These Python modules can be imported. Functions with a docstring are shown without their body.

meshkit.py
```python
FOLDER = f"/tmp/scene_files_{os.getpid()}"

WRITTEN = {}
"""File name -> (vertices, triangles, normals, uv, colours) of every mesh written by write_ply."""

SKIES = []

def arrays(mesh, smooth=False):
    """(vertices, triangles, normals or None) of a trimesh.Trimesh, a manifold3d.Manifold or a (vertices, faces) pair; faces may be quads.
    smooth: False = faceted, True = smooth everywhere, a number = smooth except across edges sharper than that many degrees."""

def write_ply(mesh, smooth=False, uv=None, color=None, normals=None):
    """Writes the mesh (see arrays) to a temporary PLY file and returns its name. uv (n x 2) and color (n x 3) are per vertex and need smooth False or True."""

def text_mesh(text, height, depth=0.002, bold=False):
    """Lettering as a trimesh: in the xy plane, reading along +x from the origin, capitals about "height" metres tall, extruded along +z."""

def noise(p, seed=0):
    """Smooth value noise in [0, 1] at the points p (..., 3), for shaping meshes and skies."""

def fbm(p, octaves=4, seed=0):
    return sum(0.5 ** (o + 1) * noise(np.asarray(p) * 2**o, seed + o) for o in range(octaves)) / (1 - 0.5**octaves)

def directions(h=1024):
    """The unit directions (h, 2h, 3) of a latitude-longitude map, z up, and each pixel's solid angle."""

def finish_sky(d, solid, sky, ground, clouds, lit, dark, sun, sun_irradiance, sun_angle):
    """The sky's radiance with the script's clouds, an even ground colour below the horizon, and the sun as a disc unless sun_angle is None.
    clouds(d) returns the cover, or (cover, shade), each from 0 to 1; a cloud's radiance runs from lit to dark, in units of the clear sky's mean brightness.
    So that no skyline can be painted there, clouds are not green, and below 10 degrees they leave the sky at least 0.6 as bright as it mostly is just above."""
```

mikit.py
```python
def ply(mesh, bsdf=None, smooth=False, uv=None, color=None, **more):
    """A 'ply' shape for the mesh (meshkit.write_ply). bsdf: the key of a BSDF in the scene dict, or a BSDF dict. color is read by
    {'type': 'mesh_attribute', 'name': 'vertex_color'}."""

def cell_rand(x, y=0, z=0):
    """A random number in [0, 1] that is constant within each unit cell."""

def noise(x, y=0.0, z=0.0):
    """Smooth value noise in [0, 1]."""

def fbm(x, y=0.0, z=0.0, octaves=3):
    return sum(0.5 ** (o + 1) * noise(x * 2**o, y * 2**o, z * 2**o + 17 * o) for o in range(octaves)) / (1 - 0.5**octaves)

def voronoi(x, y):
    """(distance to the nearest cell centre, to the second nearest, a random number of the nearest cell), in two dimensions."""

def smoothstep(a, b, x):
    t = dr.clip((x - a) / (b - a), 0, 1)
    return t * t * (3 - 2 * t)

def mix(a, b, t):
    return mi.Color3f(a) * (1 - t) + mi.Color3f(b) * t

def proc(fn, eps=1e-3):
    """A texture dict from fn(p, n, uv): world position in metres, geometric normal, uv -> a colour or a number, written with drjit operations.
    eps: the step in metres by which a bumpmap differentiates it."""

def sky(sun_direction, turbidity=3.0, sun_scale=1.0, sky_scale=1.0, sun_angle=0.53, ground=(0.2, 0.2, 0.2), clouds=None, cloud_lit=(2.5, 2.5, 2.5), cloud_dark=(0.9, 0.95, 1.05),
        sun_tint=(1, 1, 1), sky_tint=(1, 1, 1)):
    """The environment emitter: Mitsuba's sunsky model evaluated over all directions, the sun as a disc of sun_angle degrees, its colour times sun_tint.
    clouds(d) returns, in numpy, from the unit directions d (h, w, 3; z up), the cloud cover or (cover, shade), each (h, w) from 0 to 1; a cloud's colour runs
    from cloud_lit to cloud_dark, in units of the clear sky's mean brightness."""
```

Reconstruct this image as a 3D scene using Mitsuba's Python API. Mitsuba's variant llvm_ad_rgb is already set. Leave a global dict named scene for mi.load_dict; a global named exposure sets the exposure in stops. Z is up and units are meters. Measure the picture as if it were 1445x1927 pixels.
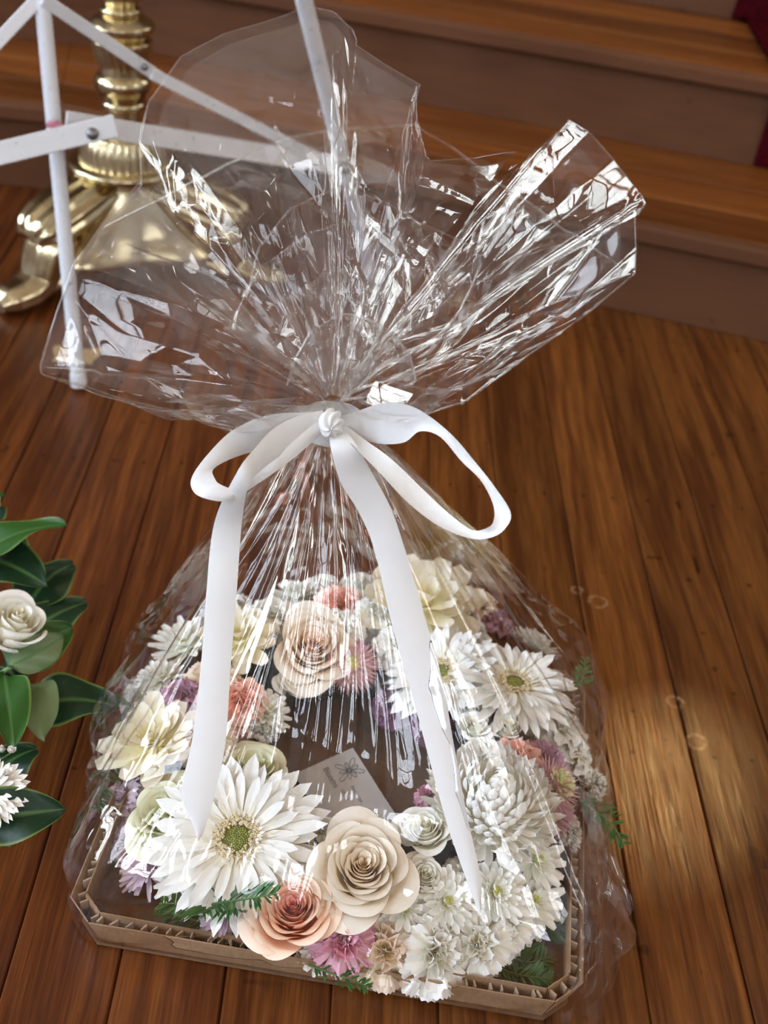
import math, random
import numpy as np, trimesh, mitsuba as mi, drjit as dr
import mikit, meshkit
from mikit import proc, noise, fbm, smoothstep, mix, cell_rand
from scipy.spatial import Delaunay
from scipy.interpolate import LinearNDInterpolator
from scipy.ndimage import gaussian_filter

random.seed(7)
rng = np.random.default_rng(7)
T = mi.ScalarTransform4f
scene, labels = {}, {}

# ------------------------------------------------------------------ camera, light, exposure
EYE = np.array([0.0, 0.0, 0.9])
scene['camera'] = {'type': 'thinlens', 'fov': 33.508, 'fov_axis': 'x', 'near_clip': 0.05, 'far_clip': 60.0,
                   'aperture_radius': 0.0035, 'focus_distance': 0.98,
                   'to_world': T().look_at(origin=[0, 0, 0.9], target=[0.03255329, 0.81770798, 0.32528794], up=[-0.08060856, 0.57529163, 0.81396671])}
exposure = -1.4
WIN_COOL, WIN_SOFT, BULB, WIN_BACK = (22.5, 27.5, 35.0), (8.0, 8.2, 8.4), (520.0, 345.0, 190.0), (11.0, 12.0, 13.5)
SPOT = (120.0, 78.0, 32.0)

# ------------------------------------------------------------------ helpers
_used = {}
def fresh(name):
    n = _used.get(name, 0); _used[name] = n + 1
    return name if n == 0 else f'{name}_{n:03d}'

def part(parent, name, shape, label=None, kind=None):
    key = fresh(f'{parent}__{name}')
    scene[key] = shape
    if label or kind:
        labels[key] = {k: v for k, v in (('label', label), ('kind', kind)) if v}
    return key

def thing(name, label, cat=None, group=None, kind=None):
    key = fresh(name)
    labels[key] = {k: v for k, v in (('label', label), ('category', cat), ('group', group), ('kind', kind)) if v}
    return key

def cat(meshes): return trimesh.util.concatenate([m for m in meshes])
def unit(v): v = np.asarray(v, float); return v / np.linalg.norm(v)

def grid(P):
    """mesh arrays of a (nu, nv, 3) grid of points"""
    nu, nv = P.shape[:2]
    i = np.arange(nu * nv).reshape(nu, nv)
    a, b, c, d = i[:-1, :-1].ravel(), i[1:, :-1].ravel(), i[1:, 1:].ravel(), i[:-1, 1:].ravel()
    return P.reshape(-1, 3), np.vstack([np.stack([a, b, c], 1), np.stack([a, c, d], 1)])

def tm(v, f): return trimesh.Trimesh(v, f, process=False)

def tube(pts, rad, n=10, caps=True, squash=None):
    pts = np.asarray(pts, float); rad = np.broadcast_to(np.asarray(rad, float), len(pts))
    tan = np.gradient(pts, axis=0); tan /= np.linalg.norm(tan, axis=1)[:, None]
    ref = np.array([0, 0, 1.0]) if abs(tan[0][2]) < .9 else np.array([1.0, 0, 0])
    P = []
    u = unit(np.cross(tan[0], ref))
    for p, t, r in zip(pts, tan, rad):
        u = unit(u - t * (u @ t)); w = np.cross(t, u)
        a = np.arange(n + 1) / n * 2 * np.pi
        P.append(p + r * (np.cos(a)[:, None] * u + np.sin(a)[:, None] * w))
    if caps:
        P = [np.repeat(pts[:1], n + 1, 0)] + P + [np.repeat(pts[-1:], n + 1, 0)]
    v, f = grid(np.array(P)[:, ::-1])
    return tm(v, f)

def smooth_path(pts, n):
    """Catmull-Rom through the points"""
    p = np.asarray(pts, float); q = np.vstack([2 * p[0] - p[1], p, 2 * p[-1] - p[-2]])
    out = []
    for s in np.linspace(0, len(p) - 1 - 1e-9, n):
        i = int(s); t = s - i; a, b, c, d = q[i:i + 4]
        out.append(.5 * (2 * b + (c - a) * t + (2 * a - 5 * b + 4 * c - d) * t * t + (3 * b - a - 3 * c + d) * t ** 3))
    return np.array(out)

def bevel_box(ext, bev=0.002):
    """box with chamfered edges, centred"""
    e = np.asarray(ext) / 2; b = min(bev, min(e) * .6); V = []
    for sx in (-1, 1):
        for sy in (-1, 1):
            for sz in (-1, 1):
                s = np.array([sx, sy, sz])
                for k in range(3):
                    d = e - b; d[k] = e[k]; V.append(s * d)
    return trimesh.convex.convex_hull(np.array(V))

def bar(p, q, w, th, face, bev=0.0015):
    """flat bar from p to q, its broad side (w) turned to the direction face"""
    p, q = np.asarray(p, float), np.asarray(q, float)
    x = unit(q - p); z = np.asarray(face, float); z = unit(z - x * (z @ x)); y = np.cross(z, x)
    m = bevel_box((np.linalg.norm(q - p), w, th), bev); M = np.eye(4)
    M[:3, 0], M[:3, 1], M[:3, 2], M[:3, 3] = x, y, z, (p + q) / 2
    m.apply_transform(M); return m

def lathe(prof, n=72, flute=None):
    """prof: (r, z) rows; flute(theta, z, r) -> r"""
    prof = np.asarray(prof, float); a = np.arange(n + 1) / n * 2 * np.pi
    R = np.repeat(prof[:, :1], n + 1, 1); Z = np.repeat(prof[:, 1:], n + 1, 1); A = np.repeat(a[None], len(prof), 0)
    if flute: R = flute(A, Z, R)
    v, f = grid(np.stack([R * np.cos(A), R * np.sin(A), Z], -1)); return tm(v, f)

def ply(m, bsdf, smooth=30, **k): return mikit.ply(m, bsdf, smooth=smooth, **k)

def two(d): return {'type': 'twosided', 'bsdf': d}
def rgb(*c): return {'type': 'rgb', 'value': list(c)}
def princ(c, rough=.5, **k): return {'type': 'principled', 'base_color': rgb(*c) if isinstance(c, tuple) else c, 'roughness': rough, **k}

# ------------------------------------------------------------------ materials
SEAM0, BW = 0.1077, 0.0856
def wood_floor(p, n, uv):
    k = dr.floor((p.x - SEAM0) / BW)
    r1, r2 = cell_rand(k, 3), cell_rand(k, 9)
    y = p.y + r2 * 7
    warp = fbm(p.x * 9 + k * 5, y * 2.2, 0) * 2.4
    fine = .5 * noise(p.x * 620 + warp * 2, y * 16, k) + .5 * noise(p.x * 1100, y * 42, k + 3)
    mid = fbm(p.x * 120 + warp * 1.6, y * 5.5, k * 2, 4)
    big = fbm(p.x * 12, y * 3, k)
    c = mix((.105, .028, .006), (.200, .062, .0125), smoothstep(.25, .75, mid))
    c = c * (.55 + .62 * fine) * (.50 + .40 * big + .28 * r1)
    c = mix(c * mi.Color3f(.85, .78, .78), c * mi.Color3f(1.02, 1.12, 1.12), smoothstep(-.25, .3, p.x))  # left boards redder and darker; part of this is light put into the colour
    spots = noise(p.x * 70 + 3, p.y * 52, 5)
    c = c * (1 - .75 * smoothstep(.93, .97, spots) * noise(p.x * 9, p.y * 7, 2))
    # nail heads near the joists
    j = dr.floor(p.y / .45 + .5); dy = p.y - j * .45
    xx = (p.x - SEAM0) / BW - k
    for off in (.28, .72):
        d2 = dr.square((xx - off - .05 * r1) * BW) + dr.square(dy - .012 * (r2 - .5))
        c = c * (1 - .8 * smoothstep(9e-6, 3e-6, d2))
    # pale water rings and short scratches of wear
    for cx, cy, ra in ((.299, 1.137, .010), (.277, 1.156, .006), (.362, .98, .008), (.374, .924, .010)):
        d = dr.sqrt(dr.square(p.x - cx) + dr.square((p.y - cy)))
        ring = smoothstep(.003, .0008, dr.abs(d - ra)) * noise(p.x * 300, p.y * 300, 1)
        c = mix(c, mi.Color3f(.36, .22, .11), ring * .7)
    return c
def floor_rough(p, n, uv):
    return .27 + .14 * fbm(p.x * 90, p.y * 12, 3) + .10 * noise(p.x * 700, p.y * 40, 8)
def floor_bump(p, n, uv):
    k = dr.floor((p.x - SEAM0) / BW)
    return .0004 * noise(p.x * 480, p.y * 22, k)  + .0016 * fbm(p.x * 14, p.y * 5, k)
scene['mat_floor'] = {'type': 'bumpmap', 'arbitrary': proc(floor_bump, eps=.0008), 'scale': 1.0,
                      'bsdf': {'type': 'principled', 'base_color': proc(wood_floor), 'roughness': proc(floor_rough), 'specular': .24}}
def stepwood(dark):
    def fn(p, n, uv):
        a = p.x * .957 - p.y * .29; b = p.x * .29 + p.y * .957
        w = fbm(a * 3, b * 9, p.z * 9)
        g1 = fbm(a * 4 + w, b * 60 + w * 3, p.z * 60, 4); g2 = noise(a * 14, b * 320, p.z * 320)
        c = mix((.105, .030, .006), (.165, .054, .011), smoothstep(.2, .8, g1)) * (.8 + .3 * g2)
        pl = cell_rand(dr.floor(b / .098), dr.floor(p.z / .15), 4)
        c = c * (.75 + .5 * pl)
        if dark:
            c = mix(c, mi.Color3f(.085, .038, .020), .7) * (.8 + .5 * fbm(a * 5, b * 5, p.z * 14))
        s = noise(p.x * 60, p.y * 60, p.z * 60)
        return c * (1 - .5 * smoothstep(.9, .97, s))
    return fn
scene['mat_tread'] = princ(proc(stepwood(False)), .36, specular=.25)
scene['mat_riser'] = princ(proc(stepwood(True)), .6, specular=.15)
def brassfn(p, n, uv):
    t = fbm(p.x * 30, p.y * 30, p.z * 30, 4)
    return mix((.50, .40, .22), (.76, .64, .40), smoothstep(.2, .75, t))
scene['mat_brass'] = two({'type': 'principled', 'base_color': proc(brassfn), 'metallic': 1.0, 'roughness': .2, 'specular': .5})
def whitesteel(p, n, uv):
    chip = noise(p.x * 160, p.y * 160, p.z * 160) * .6 + .4 * noise(p.x * 420, p.y * 420, p.z * 420)
    c = mix((.62, .64, .66), (.68, .70, .72), fbm(p.x * 20, p.y * 20, p.z * 20))
    return mix(c, mi.Color3f(.16, .12, .08), smoothstep(.80, .83, chip))
scene['mat_steel'] = princ(proc(whitesteel), .38, specular=.5)
scene['mat_rivet'] = princ((.22, .22, .22), .35, metallic=.9)
scene['mat_plaster'] = {'type': 'diffuse', 'reflectance': rgb(.5, .47, .43)}
scene['mat_darkwood'] = {'type': 'diffuse', 'reflectance': rgb(.10, .05, .025)}
scene['mat_ceiling'] = {'type': 'diffuse', 'reflectance': rgb(.42, .38, .33)}
def carpetfn(p, n, uv):
    return mix((.018, .0015, .0025), (.07, .005, .008), noise(p.x * 260, p.y * 260, p.z * 260))
scene['mat_carpet'] = {'type': 'diffuse', 'reflectance': proc(carpetfn)}
def cardboardfn(p, n, uv):
    t = fbm(p.x * 40, p.y * 40, p.z * 90); s = noise(p.x * 500, p.y * 500, p.z * 40)
    return mix((.27, .165, .088), (.36, .23, .13), t) * (.9 + .2 * s)
scene['mat_card'] = two(princ(proc(cardboardfn), .8, specular=.2))
scene['mat_core'] = two(princ((.48, .37, .25), .85, specular=.1))
def traybasefn(p, n, uv):
    t = fbm(p.x * 40, p.y * 40, p.z * 90); s = noise(p.x * 500, p.y * 500, p.z * 40)
    return mix((.135, .076, .04), (.19, .11, .06), t) * (.9 + .2 * s)
scene['mat_traybase'] = two(princ(proc(traybasefn), .7, specular=.3))
PALETTE, _pal, _tab = [], {}, []
def pal(c0, c1=None, c2=None):
    """number of a three-stop colour ramp; a vertex's uv is (place on the ramp, number)"""
    c1 = c0 if c1 is None else c1; c2 = c1 if c2 is None else c2
    k = tuple(round(float(x), 3) for c in (c0, c1, c2) for x in np.clip(c, 0, 1))
    if k not in _pal: _pal[k] = len(PALETTE); PALETTE.append(k)
    return float(_pal[k])
def ramp(p, n, uv):
    if not _tab: _tab.extend(mi.Float(np.array(PALETTE, np.float32)[:, k].copy()) for k in range(9))
    i = mi.UInt32(dr.clip(uv.y + .5, 0, len(PALETTE) - 1)); t = dr.clip(uv.x, 0, 1)
    c = [mi.Color3f(*[dr.gather(mi.Float, _tab[3 * j + k], i) for k in range(3)]) for j in range(3)]
    return dr.select(t < .5, mix(c[0], c[1], t * 2), mix(c[1], c[2], t * 2 - 1))
VC = proc(ramp)
scene['mat_petal'] = two({'type': 'principled', 'base_color': VC, 'roughness': .6, 'specular': .25, 'sheen': .3})
scene['mat_leaf'] = two({'type': 'principled', 'base_color': VC, 'roughness': .42, 'specular': .4})
scene['mat_satin'] = two({'type': 'principled', 'base_color': rgb(.70, .695, .665), 'roughness': .42, 'specular': .45, 'sheen': .4})
scene['mat_film'] = {'type': 'thindielectric', 'int_ior': 1.62, 'ext_ior': 1.0}
scene['mat_foam'] = princ((.018, .022, .016), .45, specular=.5)
scene['mat_paper'] = two(princ((.66, .66, .67), .6, specular=.2))
scene['mat_ink'] = princ((.03, .03, .035), .6)
scene['mat_tape'] = two(princ((.34, .22, .09), .5))

# ------------------------------------------------------------------ the setting
def slab(x0, x1, y0, y1, z0, z1):
    m = trimesh.creation.box((x1 - x0, y1 - y0, z1 - z0)); m.apply_translation(((x0 + x1) / 2, (y0 + y1) / 2, (z0 + z1) / 2)); return m
fl = thing('floor', 'polished brown timber floor of narrow boards', kind='structure')
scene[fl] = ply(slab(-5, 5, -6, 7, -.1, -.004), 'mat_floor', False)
for k in range(-11, 10):
    x0 = SEAM0 + BW * k
    m = bevel_box((BW - .0018, 2.75, .02), .0012); m.apply_translation((x0 + BW / 2, .975, -.01 + random.uniform(-.0004, .0002)))
    part(fl, 'board', ply(m, 'mat_floor', False))

def wall(name, m, mat='mat_plaster', label=None):
    scene[name] = ply(m, mat, False); labels[name] = {'kind': 'structure', 'label': label or 'plain pale plastered wall of the hall'}
def holed(w, h, holes, th=.25):
    from shapely.geometry import box as sbox
    s = sbox(0, 0, w, h)
    for a, b, c, d in holes: s = s.difference(sbox(a, b, c, d))
    return trimesh.creation.extrude_polygon(s, th, engine='earcut')
def put(m, o, ex, ey):
    ez = np.cross(ex, ey); M = np.eye(4); M[:3, 0], M[:3, 1], M[:3, 2], M[:3, 3] = ex, ey, ez, o; m.apply_transform(M); return m
HL = [(1.2, 1.4, 3.0, 5.2), (4.2, 1.4, 6.0, 5.2), (7.2, 1.4, 9.0, 5.2)]     # the left wall's tall windows
HR = [(1.5, 1.8, 3.1, 5.0), (6.5, 1.8, 8.1, 5.0)]
HB = [(2.2, 1.5, 4.2, 5.2), (5.8, 1.5, 7.8, 5.2)]
wall('wall_left', put(holed(13, 7, HL), np.array([-5.0, -6, 0]), np.array([0, 1.0, 0]), np.array([0, 0, 1.0])))
wall('wall_right', put(holed(13, 7, HR), np.array([5.0, 7, 0]), np.array([0, -1.0, 0]), np.array([0, 0, 1.0])))
wall('wall_back', put(holed(10, 7, HB), np.array([5.0, -6, 0]), np.array([-1.0, 0, 0]), np.array([0, 0, 1.0])))
wall('wall_front', slab(-5, 5, 7, 7.25, 0, 7), 'mat_darkwood', 'dark panelled timber wall behind the steps')
scene['ceiling'] = ply(slab(-5.25, 5.25, -6.25, 7.25, 7, 7.2), 'mat_ceiling', False); labels['ceiling'] = {'kind': 'structure', 'label': 'high pale ceiling of the hall'}
def window(o, ex, ey, hole, L):
    w = thing('window', 'tall daylit church window', kind='structure') if 'window' not in _used else fresh('window')
    labels.setdefault(w, {'kind': 'structure', 'label': 'tall daylit church window'})
    a, b, c, d = hole; ez = np.cross(ex, ey)
    mid = o + ex * (a + c) / 2 + ey * (b + d) / 2 - ez * .0
    M = np.eye(4); M[:3, 0], M[:3, 1], M[:3, 2], M[:3, 3] = ex * (c - a) / 2, ey * (d - b) / 2, ez, mid - ez * .12 + ez * .0
    # frosted pane lit by the daylight outside, facing into the room
    M2 = M
    scene[w + '__pane'] = {'type': 'rectangle', 'to_world': T(M2.tolist()), 'emitter': {'type': 'area', 'radiance': rgb(*L)}, 'bsdf': {'type': 'ref', 'id': 'mat_plaster'}}
    bars = []
    for t in (0, .25, .5, .75, 1): bars.append(bar(o + ex * a + ey * (b + (d - b) * t) - ez * .09, o + ex * c + ey * (b + (d - b) * t) - ez * .09, .05, .04, ez))
    for t in (0, .5, 1): bars.append(bar(o + ex * (a + (c - a) * t) + ey * b - ez * .09, o + ex * (a + (c - a) * t) + ey * d - ez * .09, .05, .04, ez))
    part(w, 'frame', ply(cat(bars), 'mat_darkwood', False))
X, Y, Z = np.eye(3)
for h in HL: window(np.array([-5.0, -6, 0]), Y, Z, h, WIN_COOL)
for h in HR: window(np.array([5.0, 7, 0]), -Y, Z, h, WIN_SOFT)
for h in HB: window(np.array([5.0, -6, 0]), -X, Z, h, WIN_BACK)
for i, (x, y) in enumerate(((-1.6, -1.2), (1.6, -1.2), (-1.6, 1.0), (1.6, 1.0), (0.0, -2.6), (2.4, 2.6))):
    t = thing('pendant_lamp', 'warm glass globe lamp hanging from the ceiling, ' + ('left behind the camera', 'right behind the camera', 'left above the wreath', 'right above the wreath', 'furthest behind the camera', 'above the steps')[i], 'lamp', 'globe lamps hanging from the ceiling')
    s = trimesh.creation.icosphere(subdivisions=2, radius=.07); s.apply_translation((x, y, 4.2))
    part(t, 'globe', {**ply(s, 'mat_plaster', True), 'emitter': {'type': 'area', 'radiance': rgb(*BULB)}})
    part(t, 'rod', ply(tube([(x, y, 4.27), (x, y, 5.5), (x, y, 7.0)], .012), 'mat_brass'))
t = thing('added_spot', 'unseen added spotlight that throws the sun patch on the floor', 'lamp')  # added with housing and arm to throw the warm sun patch
SP, ST = np.array([1.75, 4.2, 3.6]), np.array([.335, .868, 0])
ax = unit(ST - SP)
part(t, 'housing', ply(tube([SP - ax * .22, SP - ax * .2, SP - ax * .12, SP - ax * .06], [.05, .055, .055, .055], 20), 'mat_rivet'))
part(t, 'arm', ply(tube([SP - ax * .2, SP - ax * .2 + Z * .5, [SP[0], SP[1], 7.0]], .012), 'mat_rivet'))
scene['sun_patch_beam'] = {'type': 'spot', 'to_world': T().look_at(origin=SP.tolist(), target=ST.tolist(), up=[0, 0, 1]), 'intensity': rgb(*SPOT), 'cutoff_angle': 1.25, 'beam_width': .35}  # narrow warm beam standing in for the sun patch on the boards

# steps: a straight flight on the right that bends at a mitre towards the left
SL = -.305
def polyline(k, off=0.0):
    kx, ky = -.55 + .075 * k, 2.205 + .355 * k
    return np.array([[-3.2, ky - off + .0], [kx + off * .15, ky - off], [3.0, ky - off * 1.045 + SL * (3.0 - kx)]])
def strip(a, b, z0, z1, side, bev=.004):
    """solid between polylines a (front) and b (behind) on one side of the mitre"""
    i, j = (0, 1) if side == 0 else (1, 2)
    from shapely.geometry import Polygon
    eps = .0007 if side == 0 else -.0007
    q = [a[i].copy(), a[j].copy(), b[j].copy(), b[i].copy()]
    if side == 0: q[1][0] -= .0007; q[2][0] -= .0007
    else: q[0][0] += .0007; q[3][0] += .0007
    base = np.array(q); cen = base.mean(0)
    V = []
    for z, inset in ((z0, bev), (z0 + bev, 0), (z1 - bev, 0), (z1, bev)):
        for p, o in zip(base, (1, 1, -1, -1)):
            V.append([p[0], p[1] + inset * o, z])
    return trimesh.convex.convex_hull(np.array(V))
RH = .157
for k in range(4):
    st = thing('stair_step', ('lowest', 'second', 'third', 'topmost')[k] + ' polished timber altar step behind the wrapped wreath', kind='structure')
    z0 = RH * k
    for side in (0, 1):
        a, b = polyline(k), polyline(k, -.02)
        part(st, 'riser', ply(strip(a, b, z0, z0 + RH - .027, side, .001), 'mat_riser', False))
        cuts = (0, .120, .245, .40) if k < 3 else (0, 1.5)
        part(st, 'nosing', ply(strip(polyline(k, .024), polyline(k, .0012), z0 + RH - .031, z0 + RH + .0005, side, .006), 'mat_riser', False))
        for c0, c1 in zip(cuts[:-1], cuts[1:]):
            part(st, 'tread_plank', ply(strip(polyline(k, -c0 ), polyline(k, -c1 + .0012), z0 + RH - .027, z0 + RH, side, .0035), 'mat_tread', False))
    scene_base = strip(polyline(k, -.021), polyline(k, -1.2), z0, z0 + RH - .028, 1, .001)

# red carpet runner down the steps at the right edge
cr = thing('carpet_runner', 'dark red carpet runner lying over the steps at the right edge', 'carpet')
def runner():
    rows = []
    for k in range(1, 4):
        kx, ky = -.55 + .075 * k, 2.205 + .355 * k
        f = lambda x, kx=kx, ky=ky: ky + SL * (x - kx)
        for (dy, z) in ((-.006, RH * k + .002), (-.03, RH * (k + 1) - .02), (-.03, RH * (k + 1) + .006), (.12, RH * (k + 1) + .006), (.345, RH * (k + 1) + .006)):
            rows.append((dy, z, f))
    P = []
    for i in range(len(rows)):
        dy, z, f = rows[i]; row = []
        for s in np.linspace(0, 1, 8):
            x = .672 + s * .8 + .06 * dy + .012 * (rows[i][1] > .33)
            row.append([x, f(x) + dy, z])
        P.append(row)
    return np.array(P)
P = runner(); v1, f1 = grid(P); v2, f2 = grid((P + np.array([0, -.004, .006]))[::-1])
scene[cr] = ply(tm(np.vstack([v1, v2]), np.vstack([f1, f2 + len(v1)])), two({'type': 'ref', 'id': 'mat_carpet'}), False)

# ------------------------------------------------------------------ brass floor candlestick
AX = np.array([-.376, 1.908])
cs = thing('brass_candlestick', 'large polished brass floor candlestick on lion paw feet in front of the steps', 'candlestick')
def brass(name, m, smooth=35, parent=None):
    return part(parent or cs, name, ply(m, 'mat_brass', smooth))
def up_at(prof, n=96, flute=None):
    prof = [(r_, z_ + np.interp(z_, [.05, .11, .24, .40, .5], [0, .016, .016, .008, .008])) for r_, z_ in prof]
    if flute: f0 = flute; flute = lambda A, Zz, R: f0(A, Zz - .014, R)
    m = lathe(np.array(smooth_path(prof, len(prof) * 5)), n, flute); m.apply_translation((AX[0], AX[1], 0)); return m
brass('shaft', up_at([(.0, .86), (.028, .86), (.028, .80), (.03, .62), (.028, .50), (.033, .46), (.033, .42), (.024, .402), (.0235, .397)]))
brass('ring', up_at([(.024, .400), (.030, .396), (.030, .390), (.025, .386)]))
brass('knop', up_at([(.025, .388), (.036, .385), (.0475, .376), (.0487, .371), (.0468, .364), (.040, .356), (.035, .352)]))
brass('fluted_cup', up_at([(.034, .353), (.043, .351), (.045, .347), (.0435, .340), (.040, .328), (.036, .316), (.034, .311)], 160,
                         lambda A, Zz, R: R * (1 - .055 * np.clip(np.sin(22 * A + (Zz - .31) * 60), 0, 1) * np.clip((.346 - Zz) / .006, 0, 1))))
brass('collar', up_at([(.0335, .312), (.0335, .300), (.0345, .298)]))
brass('knop', up_at([(.034, .299), (.0385, .296), (.042, .290), (.0425, .284), (.040, .276), (.036, .270), (.0335, .262), (.032, .257)]))
brass('ring', up_at([(.031, .258), (.0335, .254), (.0335, .249), (.030, .246)]))
brass('fluted_shaft', up_at([(.0275, .247), (.026, .242), (.0255, .225), (.027, .208)], 144, lambda A, Zz, R: R * (1 - .05 * (np.cos(18 * A) > .2))))
brass('fluted_bell', up_at([(.026, .214), (.040, .214), (.055, .210), (.062, .202), (.067, .188), (.070, .172), (.072, .160)], 300,
                         lambda A, Zz, R: R * (1 - .045 * np.abs(np.cos(18 * A)) * np.clip((.212 - Zz) / .008, 0, 1))))
brass('rim', up_at([(.070, .168), (.080, .168), (.0885, .163), (.0885, .156), (.080, .150), (.070, .148)]))
LEGA = math.radians(232.7)
brass('body', up_at([(.060, .152), (.064, .135), (.078, .112), (.104, .088), (.130, .068), (.142, .055), (.140, .048)], 180,
                   lambda A, Zz, R: R * (1 + (.20 * np.cos(3 * (A - LEGA)) - .10) * np.clip((.15 - Zz) / .08, 0, 1))))
brass('drum', up_at([(.045, .15), (.048, .12), (.050, .08)], 144, lambda A, Zz, R: R * (1 - .05 * (np.cos(20 * A) > .2))))
def groove(path, rads, n=60, g=.13, lobes=5):
    m = []
    pts = smooth_path(path, 40); rr = np.interp(np.linspace(0, 1, 40), np.linspace(0, 1, len(rads)), rads)
    tan = np.gradient(pts, axis=0); tan /= np.linalg.norm(tan, axis=1)[:, None]
    a = np.arange(n + 1) / n * 2 * np.pi; P = []
    for p, t, r in zip(pts, tan, rr):
        u = np.array([0, 1.0, 0]); w = np.cross(t, u)
        k = r * (1 - g * np.abs(np.cos(lobes * a / 2 * 2)) ** 2)
        P.append(p + (k * np.cos(a) * 1.15)[:, None] * u + (k * np.sin(a) * .8)[:, None] * w)
    P = [np.repeat(pts[:1], n + 1, 0)] + P + [np.repeat(pts[-1:], n + 1, 0)]
    v, f = grid(np.array(P)); return tm(v, f)
for i in range(3):
    M = np.eye(4); a = LEGA + i * 2 * math.pi / 3
    M[:2, :2] = [[math.cos(a), -math.sin(a)], [math.sin(a), math.cos(a)]]; M[:2, 3] = AX
    def leg_piece(m): m.apply_transform(M); return m
    lg = brass('leg', leg_piece(groove([(.050, 0, .152), (.090, 0, .140), (.125, 0, .130), (.155, 0, .120), (.176, 0, .112), (.190, 0, .102)], [.036, .042, .045, .043, .037, .022])), 50)
    brass('paw', leg_piece(groove([(.140, 0, .105), (.160, 0, .084), (.172, 0, .060), (.180, 0, .038), (.203, 0, .025), (.236, 0, .021), (.256, 0, .017)], [.036, .038, .034, .031, .031, .027, .014], g=.06, lobes=4)), 50, lg)
    brass('foot_block', leg_piece(groove([(.11, 0, .05), (.135, 0, .035), (.165, 0, .022), (.20, 0, .016)], [.018, .02, .02, .016], g=.0)), 50, lg)

# ------------------------------------------------------------------ white folding metal stand
sd = thing('folding_stand', 'white painted folding metal stand with riveted flat braces beside the brass candlestick', 'stand')
F1, T1 = np.array((-0.3721, 1.5140, 0.0080)), np.array((-0.4089, 1.6000, 0.4813))
L1 = lambda t: F1 + (T1 - F1) * t
part(sd, 'leg', ply(tube([L1(0.012), L1(.02), L1(.3), L1(.6), L1(1.25)], [.0085, .0095, .0098, .0098, .0098], 20), 'mat_steel'))
part(sd, 'foot_cap', ply(tube([L1(-.012), L1(-.006), L1(.01), L1(.03)], [.006, .0108, .0112, .0108], 20), 'mat_steel'))
R2 = np.array((-0.0384, 1.8600, 0.2140)); A2 = np.array((-0.1103, 1.7200, 0.5094)); F2 = np.array((0.0175, 1.9385, 0.0080))
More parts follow.
